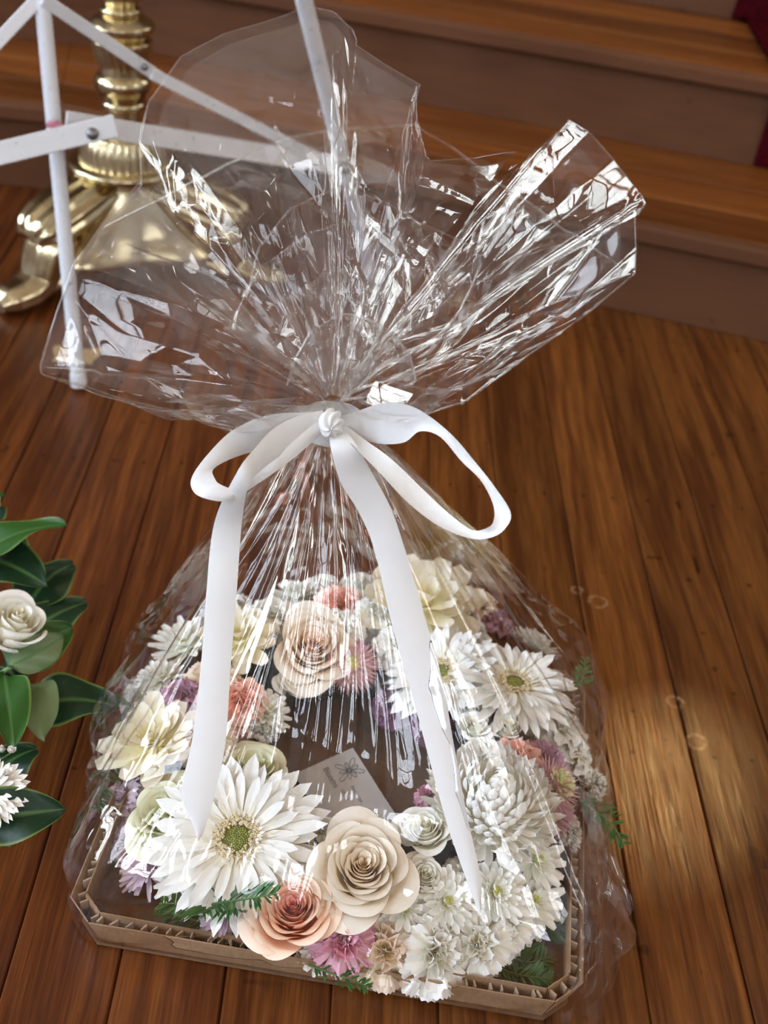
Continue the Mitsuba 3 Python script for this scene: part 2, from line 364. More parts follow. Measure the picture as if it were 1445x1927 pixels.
part(sd, 'leg', ply(tube([A2, (A2 + R2) / 2, R2, R2 + (R2 - A2) * .06], .0115, 20), 'mat_steel'))
part(sd, 'leg', ply(tube([R2 - (R2 - A2) * .05, (R2 + F2) / 2, F2], .0105, 20), 'mat_steel'))
cam = lambda p: EYE - np.asarray(p)
J1 = np.array((-0.4000, 1.5950, 0.4833)); J2 = np.array((-0.2849, 1.6900, 0.3774)); J3 = np.array((-0.1280, 1.8000, 0.2672)); J4 = np.array((-0.0364, 1.8500, 0.2146))
part(sd, 'brace', ply(bar(J1 + (J1 - J2) * .05, J2, .016, .004, cam(J2)), 'mat_steel', False))
part(sd, 'brace', ply(bar(J1 + (J2 - J1) * .93 - [0, .004, 0], J4 - [0, .004, 0], .0155, .0035, cam(J2)), 'mat_steel', False))
part(sd, 'brace', ply(bar(np.array((-0.4152, 1.5950, 0.4844)), np.array((-0.5031, 1.5200, 0.3926)), .016, .004, cam(J1)), 'mat_steel', False))
K0 = np.array((-0.4784, 1.4750, 0.3245)); K1 = np.array((-0.3148, 1.5450, 0.3593)); K2 = np.array((-0.3782, 1.5490, 0.3554)); K3 = np.array((-0.0326, 1.8400, 0.2243))
part(sd, 'strap', ply(bar(K0, K1, .0272, .0035, cam(K1)), 'mat_steel', False))
part(sd, 'strap', ply(bar(K2 + [0, .004, 0], K3, .0265, .0035, cam(K1)), 'mat_steel', False))
def rivet(p, r):
    p = np.asarray(p); d = unit(cam(p)); h = r * .5
    part(sd, 'rivet', ply(tube([p - d * .006, p + d * .002, p + d * (.002 + h * .6), p + d * (.002 + h)], [r, r, r * .8, r * .3], 18), 'mat_rivet', 40), 'grey steel rivet head')
rivet((-0.3412, 1.5325, 0.3505), .0078); rivet((-0.0363, 1.8280, 0.2276), .009); rivet((-0.0781, 1.8150, 0.2180), .0055); rivet((-0.3001, 1.6680, 0.3961), .0045)
sc = thing('petal_scrap', 'crumpled dusky pink petal scrap caught on the white stand leg', 'petal')
Pp = np.array((-0.3853, 1.5320, 0.3558)) 
q = trimesh.creation.icosphere(subdivisions=3, radius=.0075); q.vertices *= (1 + .9 * (meshkit.noise(q.vertices * 420, 3) - .5))[:, None]; q.vertices = q.vertices * [1.2, .6, .8] + Pp
scene[sc] = mikit.ply(q, 'mat_petal', smooth=True, uv=np.tile([[0, pal((.42, .16, .2))]], (len(q.vertices), 1)))
tp = thing('paper_scrap', 'small tan scrap lying on the floor by the foot of the white stand', 'scrap')
Pt = np.array((-0.3957, 1.6008, 0.0000))
s_ = np.linspace(-1, 1, 14); Gx, Gy = np.meshgrid(s_, s_, indexing='ij')
rr = .031 * (1 + .12 * np.sin(3 * np.arctan2(Gy, Gx)))
zz = .0012 + .004 * meshkit.noise(np.stack([Gx * 2, Gy * 2, Gx * 0], -1), 5)
v, f = grid(np.stack([Pt[0] + Gx * rr, Pt[1] + Gy * rr * .8, zz], -1))
scene[tp] = ply(tm(v, f), 'mat_tape', True)

# ------------------------------------------------------------------ cardboard tray
TC = np.array([.035, .83]); TA = math.radians(-6.5)
E1, E2 = np.array([math.cos(TA), math.sin(TA)]), np.array([-math.sin(TA), math.cos(TA)])
def tw(a, b, z=0.0): p = TC + E1 * a + E2 * b; return np.array([p[0], p[1], z])
WX, WY0, WY1, CH, TH = .206, -.219, .165, .021, .0105
def octo(d):
    x, y0, y1 = WX - d, WY0 + d, WY1 - d; c = CH - d * .4
    return [(-x + c, y0), (x - c, y0), (x, y0 + c), (x, y1 - c), (x - c, y1), (-x + c, y1), (-x, y1 - c), (-x, y0 + c)]
tray = thing('cardboard_tray', 'brown cardboard tray with an open corrugated rim holding the flower wreath', 'tray')
from shapely.geometry import Polygon
bs = trimesh.creation.extrude_polygon(Polygon([tuple(tw(*p)[:2]) for p in octo(.006)]), .004, engine='earcut'); bs.apply_translation((0, 0, .001))
part(tray, 'base', ply(bs, 'mat_traybase', False))
WH = .036
for d, nm, lean in ((0, 'outer_liner', .010), (TH, 'inner_liner', 0)):
    o = octo(d); lo = octo(d + lean)
    for i in range(8):
        a, b, la, lb = o[i], o[(i + 1) % 8], lo[i], lo[(i + 1) % 8]
        n = 24; P = []
        for s in np.linspace(0, 1, n):
            col = []
            for t_ in np.linspace(0, 1, 4):
                p = (np.array(la) * (1 - s) + np.array(lb) * s) * (1 - t_) + (np.array(a) * (1 - s) + np.array(b) * s) * t_
                wob = .0012 * (meshkit.noise(np.array([s * 9, i * 3.1, d * 100]), 2) - .5) * (t_ > .9)
                col.append(tw(p[0], p[1], .001 + (WH + wob * 1.5) * t_))
            P.append(col)
        P = np.array(P); ctr = np.array([TC[0], TC[1], 0]); nrm = np.cross(P[1, 0] - P[0, 0], P[0, 1] - P[0, 0]); nrm = unit(nrm)
        v1, f1 = grid(P); v2, f2 = grid((P + nrm * .0012)[::-1])
        rim = np.stack([P[:, -1], P[:, -1] + nrm * .0012], 1); v3, f3 = grid(rim)
        part(tray, nm, ply(tm(np.vstack([v1, v2, v3]), np.vstack([f1, f2 + len(v1), f3 + len(v1) + len(v2)])), 'mat_card', False))
for i in range(8):        # the wavy core between the liners, seen from above
    a0, a1 = np.array(octo(.0034)[i]), np.array(octo(.0034)[(i + 1) % 8]); b0, b1 = np.array(octo(TH - .0012)[i]), np.array(octo(TH - .0012)[(i + 1) % 8])
    L = np.linalg.norm(a1 - a0); nf = max(2, int(L / .0105)); webs = []; rw = np.random.default_rng(60 + i)
    for q in range(nf):
        u0 = (q + .5 + .18 * rw.standard_normal()) / nf; u1 = u0 + .0016 * rw.standard_normal() / L
        p0 = a0 * (1 - u0) + a1 * u0; p1 = b0 * (1 - u1) + b1 * u1; h_ = WH - .0015 - .0015 * rw.uniform()
        webs.append(bar(tw(*p0, h_ - .005), tw(*p1, h_ - .005), .010, .0011 + .0008 * rw.uniform(), np.append(a1 - a0, 0) @ np.eye(3), .0002))
    part(tray, 'corrugated_core', ply(cat(webs), 'mat_core', False), 'pale cross webs of the open corrugated core')

# ------------------------------------------------------------------ wreath base
RC, R0 = np.array([.03, .835]), .135
wb = thing('wreath_ring', 'dark foam wreath ring under the flowers in the tray', 'wreath')
a = np.arange(97) / 96 * 2 * np.pi; b = np.arange(25) / 24 * 2 * np.pi
A_, B_ = np.meshgrid(a, b, indexing='ij'); rr = R0 + .046 * np.cos(B_)
P = np.stack([RC[0] + rr * np.cos(A_), RC[1] + rr * np.sin(A_), .034 + .028 * np.sin(B_)], -1)
P += (.006 * (meshkit.fbm(P * 60, 3) - .5))[..., None]
P[-1] = P[0]; P[:, -1] = P[:, 0]
v, f = grid(P); scene[wb] = ply(tm(v, f), 'mat_foam', True)

# ------------------------------------------------------------------ flowers: unit-size prototypes [(part name, shape, kind)]
def col(mesh_v, fn): return np.clip(np.array([fn(i) for i in range(len(mesh_v))]), 0, 1)
def lerp(a, b, t): return np.asarray(a) * (1 - t) + np.asarray(b) * t

def strap(L, W, lift, curve, prof, cup=.15, nu=7, nv=5, twist=0, c0=(1, 1, 1), c1=(1, 1, 1), r0=0.0, z0=0.0, az=0.0, ridge=0.0):
    u = np.linspace(0, 1, nu); v = np.linspace(-1, 1, nv)
    th = lift + curve * u
    x = np.concatenate([[0], np.cumsum(np.cos((th[1:] + th[:-1]) / 2) * np.diff(u))]) * L
    z = np.concatenate([[0], np.cumsum(np.sin((th[1:] + th[:-1]) / 2) * np.diff(u))]) * L
    w = prof(u) * W / 2
    U, V = np.meshgrid(u, v, indexing='ij')
    yy = V * w[:, None]; h = cup * (V ** 2 - .35) * w[:, None] - ridge * np.cos(V * np.pi * 2) * w[:, None]
    px = x[:, None] - np.sin(th)[:, None] * h; pz = z[:, None] + np.cos(th)[:, None] * h
    tw_ = twist * U; py = yy * np.cos(tw_); pz = pz + yy * np.sin(tw_)
    px = px + r0; pz = pz + z0
    P = np.stack([px * math.cos(az) - py * math.sin(az), px * math.sin(az) + py * math.cos(az), pz], -1)
    C = np.stack([U, np.full(U.shape, pal(c0, (np.asarray(c0) + np.asarray(c1)) / 2, c1))], -1)
    vv, ff = grid(P); return vv, ff, C.reshape(-1, 2)
rounded = lambda u: np.clip(.45 + 1.0 * u, 0, 1) * np.sqrt(np.clip(1 - np.clip((u - .62) / .38, 0, 1) ** 2.2, .0, 1)) + .02
pointed = lambda u: np.clip(.5 + .9 * u, 0, 1) * np.clip(1 - np.clip((u - .6) / .4, 0, 1) ** 1.7, .04, 1)
spoon = lambda u: .35 + .65 * np.sin(np.clip(u, 0, 1) ** 1.6 * np.pi * .93) ** .8
fan = lambda u: .12 + .88 * u ** 1.1
def mk(vfc, bsdf='mat_petal'):
    v, f, c = vfc; return mikit.ply(tm(v, f), bsdf, smooth=True, uv=c)
def join(list_):
    n, V, F_, C = 0, [], [], []
    for v, f, c in list_: V.append(v); F_.append(f + n); C.append(c); n += len(v)
    return np.vstack(V), np.vstack(F_), np.vstack(C)
def bumps(pts, r, c, jit=.15, sub=0, rg=None):
    rg = rg or np.random.default_rng(3); out = []
    base = trimesh.creation.icosphere(subdivisions=sub)
    for p in pts:
        k = 1 + jit * rg.standard_normal()
        cc = np.clip(np.asarray(c) * (1 + .15 * np.round(rg.standard_normal() * 3) / 3), 0, 1)
        out.append((base.vertices * r * k + p, base.faces, np.tile([[0, pal(cc)]], (len(base.vertices), 1))))
    return out

WHITE, CREAM = (.86, .85, .80), (.84, .77, .62)
def gerbera(seed, tip=WHITE, base=(.84, .80, .66)):
    rg = np.random.default_rng(seed); out = []
    for row, (n, L, W, lift, cv, z) in enumerate(((31, .82, .165, .10, -.28, .0), (30, .70, .16, .22, -.30, .035), (26, .52, .12, .36, -.25, .065))):
        for i in range(n):
            az = (i + .5 * row + .22 * rg.standard_normal()) / n * 2 * np.pi
            out.append(('petal', mk(strap(L * (1 + .06 * rg.standard_normal()), W * (1 + .1 * rg.standard_normal()), lift + .07 * rg.standard_normal(), cv + .10 * rg.standard_normal(), rounded, cup=.25, ridge=.05, nu=8, nv=7, twist=.25 * rg.standard_normal(), c0=base, c1=tip, r0=.17, z0=z, az=az)), None))
    fl_ = []
    for i in range(150):
        az = rg.uniform(0, 2 * np.pi); q = rg.uniform()
        fl_.append(strap(.12 + .10 * q, .035, 1.0 - .6 * q + .15 * rg.standard_normal(), -.3, pointed, nu=4, nv=3, c0=(.80, .72, .5), c1=(.85, .83, .72), r0=.18 + .10 * q, z0=.07, az=az))
    out.append(('inner_florets', mk(join(fl_)), 'stuff'))
    pts = [(r * math.cos(t_), r * math.sin(t_), .10 + .015 * rg.uniform()) for r, t_ in zip(.135 + .13 * rg.uniform(size=380), rg.uniform(0, 6.28, 380))]
    out.append(('stamens', mk(join(bumps(pts, .014, (.66, .55, .33), .25))), 'stuff'))
    pts = [(.13 * math.sqrt(q) * math.cos(k * 2.4), .13 * math.sqrt(q) * math.sin(k * 2.4), .085 - .015 * q) for k, q in enumerate(np.linspace(.01, 1, 90))]
    out.append(('disc', mk(join(bumps(pts, .015, (.27, .29, .055), .1) + [(np.array([[.2 * math.cos(t_), .2 * math.sin(t_), .05] for t_ in np.linspace(0, 6.28, 25)[:-1]] + [[0, 0, .08]]), np.array([[i, (i + 1) % 24, 24] for i in range(24)]), np.tile([[0, pal((.25, .27, .05))]], (25, 1)))])), None))
    return out

def rose(seed, inner, outer, n=30, openness=1.0, edge=None):
    """spiral of cupped petals that open outwards; unit radius"""
    rg = np.random.default_rng(seed); out = []
    edge = edge or outer
    for k in range(n):
        f_ = k / (n - 1); az0 = k * 2.39996 + .3 * rg.standard_normal()
        R = .035 + .575 * f_ ** 1.15
        o_ = max(0, f_ - .55)
        z0 = -.55; top = .42 - .14 * f_ - 1.3 * o_ ** 2 * openness + .03 * rg.standard_normal()
        half = 1.5 - .6 * f_ + .1 * rg.standard_normal()
        lean = (.02 + .13 * f_ + 1.15 * o_ ** 2) * openness; curl = (.06 + .14 * f_ + .9 * o_ ** 2) * openness
        s = np.linspace(-1, 1, 15); t_ = np.linspace(0, 1, 13); S, Tt = np.meshgrid(s, t_, indexing='ij')
        te = Tt * (1 - .16 * np.abs(S) ** 2.5)
        wd = half * np.sqrt(np.clip(1 - np.clip((Tt - .55) / .52, 0, 1) ** 2.6 * .55, 0, 1)) * (.75 + .25 * np.sin(np.clip(Tt / .5, 0, 1) * np.pi / 2))
        th = az0 + S * wd
        rho = R * (.30 + .70 * np.sin(np.clip(te / .62, 0, 1) * np.pi / 2) ** .8) + lean * te ** 2.4
        z = z0 + (top - z0) * te
        cu = np.clip((te - .74) / .26, 0, 1)
        rho = rho + curl * cu ** 2 * .62; z = z - curl * cu ** 2.4 * .55
        rho = rho * (1 + .05 * S * (1 - .4 * f_)) + .012 * np.sin(S * 5 + k) * te * f_
        z = z + .03 * np.sin(S * 3.1 + k * 1.7) * te * f_
        P = np.stack([rho * np.cos(th), rho * np.sin(th), z], -1)
        tt = np.clip(.5 * min(1, f_ ** .85) + (.12 + .38 * f_) * cu, 0, 1)
        C = np.stack([tt, np.full(tt.shape, pal(np.asarray(inner), np.asarray(outer), np.asarray(edge)))], -1)
        v, f = grid(P); out.append(('petal', mk((v, f, C.reshape(-1, 2))), None))
    return out

def ruffle(seed, c_in, c_out, rows=((6, 1.12, 1.0, .0), (7, 1.02, .92, .32), (7, .88, .82, .65), (6, .72, .7, .98), (5, .55, .55, 1.3)), amp=.11, freq=2.2, zig=.05):
    """carnation / lisianthus: layers of fan petals with frilled edges"""
    rg = np.random.default_rng(seed); out = []
    for n, L, W, lift in rows:
        for i in range(n):
            az = (i + rg.uniform(-.3, .3)) / n * 2 * np.pi + lift * 3
            nu, nv = 9, 21
            u = np.linspace(0, 1, nu); v_ = np.linspace(-1, 1, nv); U, V = np.meshgrid(u, v_, indexing='ij')
            ph = rg.uniform(0, 6.28); fr = freq * rg.uniform(.8, 1.25)
            Lr = L * (1 - .22 * V ** 2 + zig * ((np.arange(nv) % 2) * 1.0 - .5)[None] * (U > .95))
            th = lift + .15 * rg.standard_normal() - .5 * U ** 2 * (lift < .9)
            r = U * Lr; x = r * np.cos(th); z = r * np.sin(th)
            y = V * W * (.12 + .88 * U) * .62
            w = amp * U ** 1.8 * np.sin(V * fr * np.pi + ph) + .35 * amp * U ** 2 * np.sin(V * fr * 2.3 * np.pi + ph * 2)
            x = x - np.sin(th) * w; z = z + np.cos(th) * w - .35
            P = np.stack([x * math.cos(az) - y * math.sin(az), x * math.sin(az) + y * math.cos(az), z], -1)
            br = .94 + .02 * rg.integers(0, 6)
            C = np.stack([U ** 1.5, np.full(U.shape, pal(np.asarray(c_in) * br, (np.asarray(c_in) + np.asarray(c_out)) / 2 * br, np.asarray(c_out) * br))], -1)
            vv, ff = grid(P); out.append(('petal', mk((vv, ff, C.reshape(-1, 2))), None))
    return out

def mum(seed, c0, c1, rows=((20, .95, .24, .10, .10), (19, .82, .23, .35, .15), (16, .66, .20, .62, .2), (13, .48, .17, .92, .3)), eye=(.55, .58, .16), prof=spoon, eyer=.16, cup=.55, curve=.25):
    rg = np.random.default_rng(seed); out = []
    for row, (n, L, W, lift, z) in enumerate(rows):
        for i in range(n):
            az = (i + .5 * row + .2 * rg.standard_normal()) / n * 2 * np.pi
            out.append(('petal', mk(strap(L * (1 + .07 * rg.standard_normal()), W, lift + .08 * rg.standard_normal(), curve + .1 * rg.standard_normal(), prof, cup=cup, nu=7, nv=5, c0=c0, c1=c1, r0=.05, z0=z - .25, az=az)), None))
    k = np.arange(44); q = (k + .5) / 44
    pts = [(eyer * math.sqrt(a_) * math.cos(j * 2.4), eyer * math.sqrt(a_) * math.sin(j * 2.4), .12 + .05 * (1 - a_)) for j, a_ in zip(k, q)]
    out.append(('florets', mk(join(bumps(pts, .034, eye, .15))), 'stuff'))
    return out

def pompon(seed, c0, c1, n=290):
    rg = np.random.default_rng(seed); out = []
    for k in range(n):
        q = (k + .5) / n; pol = math.acos(1 - 1.25 * q); az = k * 2.39996
        L = .42 + .16 * q + .04 * rg.standard_normal(); W = .135
        v, f, c = strap(L, W, 0.0, 1.15 + .25 * rg.standard_normal(), rounded, cup=.6, nu=7, nv=5, c0=c0, c1=lerp(c1, np.asarray(c0) * 1.0, .35 * (q < .12)))
        # local x points outwards, z (the curl) to the pole
        d = np.array([math.sin(pol), 0, math.cos(pol)]); zz_ = np.array([-math.cos(pol), 0, math.sin(pol)])
        P = v[:, :1] * d + v[:, 1:2] * np.array([0, 1.0, 0]) + v[:, 2:] * zz_ + d * .50
        ca, sa = math.cos(az), math.sin(az)
        P = np.stack([P[:, 0] * ca - P[:, 1] * sa, P[:, 0] * sa + P[:, 1] * ca, P[:, 2] * .8 - .1], -1)
        out.append(('petal', mk((P, f, c)), None))
    s = trimesh.creation.icosphere(subdivisions=2, radius=.5)
    out.append(('heart', mk((s.vertices * [1, 1, .8] - [0, 0, .1], s.faces, np.tile([[0, pal(np.asarray(c0) * .8)]], (len(s.vertices), 1)))), None))
    return out

def aster(seed, base, tip, eye, n=(60, 56, 50, 40)):
    rg = np.random.default_rng(seed); out = []
    for row, (m_, L, lift) in enumerate(zip(n, (.92, .82, .68, .52), (.02, .3, .6, .9))):
        for i in range(m_):
            az = (i + rg.uniform(-.4, .4)) / m_ * 2 * np.pi
            out.append(('petal', mk(strap(L * rg.uniform(.88, 1.08), .085, lift + .1 * rg.standard_normal(), .15, pointed, cup=.3, nu=5, nv=3, c0=base, c1=np.asarray(tip) * (.85 + .05 * rg.integers(0, 6)), r0=.05, z0=-.1 + .04 * row, az=az)), None))
    pts = [(.30 * math.sqrt(q) * math.cos(j * 2.4), .30 * math.sqrt(q) * math.sin(j * 2.4), .22 + .1 * (1 - q)) for j, q in enumerate(np.linspace(0, 1, 110))]
    out.append(('florets', mk(join(bumps(pts, .03, eye, .2))), 'stuff'))
    return out

def statice(seed, c, n=150):
    rg = np.random.default_rng(seed); L = []
    for i in range(n):
        d = rg.standard_normal(3); d /= np.linalg.norm(d); d[2] = abs(d[2]) * .8 - .1; p = d * rg.uniform(.45, .95) * np.array([1, .75, .7])
        for k in range(4):
            L.append(strap(.16, .13, rg.uniform(.2, 1.0), -.3, rounded, nu=3, nv=3, c0=np.asarray(c) * .85, c1=np.asarray(c) * (.85 + .05 * rg.integers(0, 6)), az=k * 1.57 + rg.uniform(0, 1)))
            L[-1] = (L[-1][0] + p, L[-1][1], L[-1][2])
    st_ = []
    for i in range(14):
        d = rg.standard_normal(3); d[2] = abs(d[2]); d = unit(d) * .75
        m_ = tube([(0, 0, -.4), d * .5, d], .02, 5); st_.append((m_.vertices, m_.faces, np.tile([[0, pal((.12, .2, .06))]], (len(m_.vertices), 1))))
    return [('florets', mk(join(L)), 'stuff'), ('stems', mk(join(st_)), None)]

PROTO = {
    'gerbera': gerbera(1), 'gerbera2': gerbera(2),
    'rose_ivory': rose(3, (.88, .76, .58), (.86, .78, .63), n=36, openness=.85, edge=(.88, .82, .70)), 'rose_blush': rose(13, (.86, .62, .40), (.85, .74, .58), n=34, openness=.8, edge=(.87, .80, .68)),
    'rose_peach': rose(4, (.86, .37, .30), (.87, .62, .44), n=42, openness=.7, edge=(.89, .75, .60)),
    'rose_green': rose(5, (.72, .72, .42), (.80, .79, .56), openness=.8),
    'rose_small': rose(6, (.84, .82, .66), (.86, .85, .77), n=24, openness=.75),
    'rose_bud': rose(7, (.80, .78, .55), (.85, .83, .72), n=22, openness=.45),
    'carn_white': ruffle(8, (.80, .80, .66), WHITE), 'carn_peach': ruffle(9, (.84, .42, .28), (.86, .54, .42), amp=.15),
    'carn_cream': ruffle(10, (.72, .70, .34), (.85, .70, .60), amp=.15), 'carn_pink': ruffle(11, (.78, .58, .52), (.76, .38, .52), amp=.17, freq=2.2, rows=((5, .95, .8, .2), (6, .85, .75, .55), (6, .7, .65, .95), (5, .5, .5, 1.3))),
    'carn_lilac': ruffle(12, (.72, .60, .64), (.72, .60, .67), amp=.14), 'carn_mauve': ruffle(14, (.40, .18, .26), (.50, .28, .36), amp=.14), 'carn_purple': ruffle(15, (.14, .05, .12), (.25, .12, .2), amp=.14),
    'mum_white': mum(16, (.85, .86, .76), WHITE), 'mum_white2': mum(17, (.85, .86, .74), WHITE, rows=((16, .98, .27, .05, .06), (15, .84, .26, .28, .12), (12, .64, .22, .6, .2), (10, .42, .16, 1.0, .28))),
    'mum_green': mum(18, (.62, .68, .16), (.82, .82, .50), rows=((18, .9, .26, .1, .1), (16, .75, .24, .4, .15), (14, .58, .2, .75, .2), (10, .4, .16, 1.1, .3))),
    'dahlia': mum(19, (.80, .74, .36), (.86, .80, .68), rows=((11, 1.0, .46, .08, .06), (11, .84, .42, .3, .14), (10, .64, .34, .6, .24), (12, .42, .2, 1.0, .30)), eye=(.66, .58, .2), eyer=.12, cup=.35),
    'pompon': pompon(20, (.86, .84, .74), WHITE), 'aster_pink': aster(21, (.80, .66, .36), (.64, .33, .42), (.68, .62, .22)), 'aster_mauve': aster(22, (.60, .34, .38), (.66, .38, .42), (.56, .30, .34)),
    'aster_lilac': mum(23, (.66, .50, .58), (.75, .62, .68), rows=((26, .95, .17, .08, .1), (24, .82, .16, .35, .15), (20, .66, .14, .65, .2), (16, .48, .12, .95, .3)), eye=(.54, .40, .5)),
    'statice': statice(24, (.78, .77, .72)),
}
def place(key, proto, p, nrm, size, spin, flat=1.0):
    n = unit(nrm); ref = np.array([0, 1.0, 0]) if abs(n[1]) < .95 else np.array([1.0, 0, 0])
    x = unit(np.cross(ref, n)); y = np.cross(n, x); c, s = math.cos(spin), math.sin(spin)
    M = np.eye(4); M[:3, 0] = (x * c + y * s) * size; M[:3, 1] = (y * c - x * s) * size; M[:3, 2] = n * size * flat; M[:3, 3] = p
    w = T(M.tolist())
    for name, shape, kind in PROTO[proto]: part(key, name, {**shape, 'to_world': w}, kind=kind)
def bloom(name, proto, p, px, label, category='flower', tilt=.8, lean=(0, 0, 0), flat=1.0, lift=0.0, group=None):
    p = np.array(p); size = px * np.linalg.norm(p - EYE) / 2400.0 * 1.08
    d = p[:2] - RC; rad = np.linalg.norm(d); o = np.array([*(d / rad), 0]) * np.clip((rad - R0) / .08, -1, 1)
    n = np.array([0, 0, 1.0]) + o * tilt + np.asarray(lean)
    group = group or (None if name in ('lisianthus', 'pompon_chrysanthemum') else name.replace('_', ' ') + ' blooms in the wreath')
    k = thing(name, label, category, group)
    place(k, proto, p + Z * lift, n, size, random.uniform(0, 6.28), flat)
    return k
B = bloom
B('gerbera', 'gerbera', (-0.0620, 0.6822, 0.0893), 158, 'largest white gerbera daisy with a green eye at the front left of the wreath', lean=(-.05, -.35, 0), tilt=.3)
B('gerbera', 'gerbera2', (0.1722, 0.8823, 0.0933), 118, 'white gerbera daisy on the right back of the wreath under the film fold', tilt=.6)
B('gerbera', 'gerbera2', (0.1068, 0.9010, 0.0841), 108, 'white gerbera daisy half hidden behind the right ribbon tail', tilt=.5, lean=(-.25, -.1, 0))
B('dahlia', 'dahlia', (0.0878, 0.9976, 0.0909), 108, 'cream dahlia with broad petals and yellow heart at the back of the wreath', tilt=.4, lean=(0, -.35, 0))
B('rose', 'rose_blush', (-0.0181, 0.9220, 0.0896), 84, 'blush cream rose at the back left of the wreath hole', tilt=.5, lean=(0, -.3, 0))
B('rose', 'rose_ivory', (0.0385, 0.6622, 0.0910), 100, 'large ivory rose at the front of the wreath below the gift card', tilt=.3, lean=(0, -.25, 0))
B('rose', 'rose_peach', (-0.0127, 0.6343, 0.0702), 94, 'peach rose with a deep coral heart at the front of the wreath', tilt=.25, lean=(-.05, -.15, 0))
B('rose', 'rose_green', (-0.0578, 0.7686, 0.0759), 78, 'pale green cream rose behind the largest gerbera', tilt=.4)
B('rose', 'rose_green', (-0.1248, 0.7200, 0.0710), 82, 'pale green cream rose under the film left of the largest gerbera', tilt=.5)
B('lisianthus', 'carn_pink', (0.0273, 0.6177, 0.0560), 68, 'deep pink frilled lisianthus at the front rim of the tray', tilt=.8)
B('carnation', 'carn_cream', (0.0630, 0.6181, 0.0500), 68, 'cream and pink frilled carnation beside the deep pink lisianthus', tilt=.7)
B('carnation', 'carn_white', (0.1023, 0.6194, 0.0500), 74, 'white carnation at the front rim right of the cream and pink one', tilt=.7)
B('carnation', 'carn_white', (0.1379, 0.6296, 0.0500), 66, 'white carnation nearest the front right corner of the tray', tilt=.7)
B('carnation', 'carn_white', (0.1597, 0.6529, 0.0460), 58, 'small white carnation tucked under the ribbon tip at front right', tilt=.6)
B('carnation', 'carn_peach', (0.0049, 0.9983, 0.0868), 48, 'peach carnation at the very back of the wreath', tilt=.4, lean=(0, -.3, 0))
B('carnation', 'carn_white', (0.0068, 0.9480, 0.0947), 46, 'white carnation between the blush rose and the back peach carnation', tilt=.4, lean=(0, -.3, 0))
B('carnation', 'carn_white', (-0.0133, 1.0858, 0.0360), 44, 'white carnation behind the back peach carnation on its left', tilt=.4)
B('carnation', 'carn_white', (0.0257, 1.0901, 0.0380), 46, 'white carnation behind the back peach carnation on its right', tilt=.4)
B('carnation', 'carn_white', (0.0407, 0.9836, 0.0873), 46, 'white carnation left of the ribbon tail at the back', tilt=.4, lean=(0, -.2, 0))
B('carnation', 'carn_white', (0.1470, 1.0389, 0.0302), 46, 'white carnation behind the cream dahlia on its right', tilt=.6)
B('aster', 'aster_pink', (0.0199, 0.9159, 0.0752), 56, 'pink aster with a yellow centre beside the blush rose', tilt=.4, lean=(.1, -.3, 0))
B('spray_rose', 'rose_small', (-0.0331, 0.8911, 0.0685), 36, 'small cream spray rose below the blush rose at the hole edge', tilt=.6)
B('chrysanthemum', 'mum_white', (-0.0549, 0.8449, 0.0730), 50, 'white chrysanthemum at the left edge of the wreath hole', tilt=.6)
B('carnation', 'carn_peach', (-0.0787, 0.8463, 0.0878), 58, 'peach carnation right of the left ribbon tail', tilt=.3, lean=(0, -.2, 0))
B('dahlia', 'dahlia', (-0.1479, 0.7883, 0.0832), 92, 'cream dahlia under the film at the left of the wreath', tilt=.5)
B('chrysanthemum', 'mum_white', (-0.1394, 0.9257, 0.0773), 66, 'white chrysanthemum under the film at the back left of the wreath', tilt=.5)
B('dahlia', 'dahlia', (-0.0894, 0.9231, 0.0914), 70, 'cream dahlia under the film right of the left ribbon tail', tilt=.4, lean=(0, -.2, 0))
B('carnation', 'carn_white', (-0.0624, 0.9746, 0.0844), 52, 'white carnation left of the blush rose under the pleats', tilt=.4, lean=(0, -.2, 0))
B('carnation', 'carn_cream', (-0.1090, 0.8683, 0.0918), 56, 'cream carnation under the left ribbon tail', tilt=.3)
B('carnation', 'carn_mauve', (-0.1305, 0.8491, 0.0877), 44, 'dusky mauve carnation left of the left ribbon tail', tilt=.5)
B('carnation', 'carn_white', (-0.1799, 0.8955, 0.0389), 52, 'white carnation at the left rim of the wreath behind the cream dahlia', tilt=.7)
B('carnation', 'carn_white', (-0.1777, 0.8183, 0.0428), 40, 'white carnation sticking out furthest left', tilt=.8)
B('carnation', 'carn_cream', (-0.1013, 0.7921, 0.0940), 52, 'cream carnation beside the pale green rose on its left', tilt=.3)
B('carnation', 'carn_lilac', (-0.1766, 0.7696, 0.0300), 46, 'pale lilac carnation at the left rim under a film highlight', tilt=.8)
B('aster', 'aster_lilac', (-0.1412, 0.6997, 0.0280), 52, 'pale lilac aster left of the largest gerbera', tilt=.8)
B('aster', 'aster_lilac', (-0.0669, 0.6470, 0.0422), 52, 'pale lilac aster below the largest gerbera by the tray rim', tilt=.8)
B('chrysanthemum', 'mum_white', (-0.1096, 0.6770, 0.0413), 44, 'small white chrysanthemum peeping out under the largest gerbera', tilt=.8)
B('chrysanthemum', 'mum_white', (-0.1093, 0.7051, 0.0703), 44, 'small white chrysanthemum between the pale green rose and largest gerbera', tilt=.6)
B('chrysanthemum', 'mum_white', (0.0095, 0.6233, 0.0341), 40, 'small white chrysanthemum below the peach rose at the tray rim', tilt=.9)
B('carnation', 'carn_white', (0.0036, 0.7073, 0.0799), 40, 'small white carnation between the largest gerbera and the ivory rose', tilt=.4)
B('pompon_chrysanthemum', 'pompon', (0.1459, 0.7367, 0.0930), 122, 'huge round white chrysanthemum on the right of the wreath', tilt=.4)
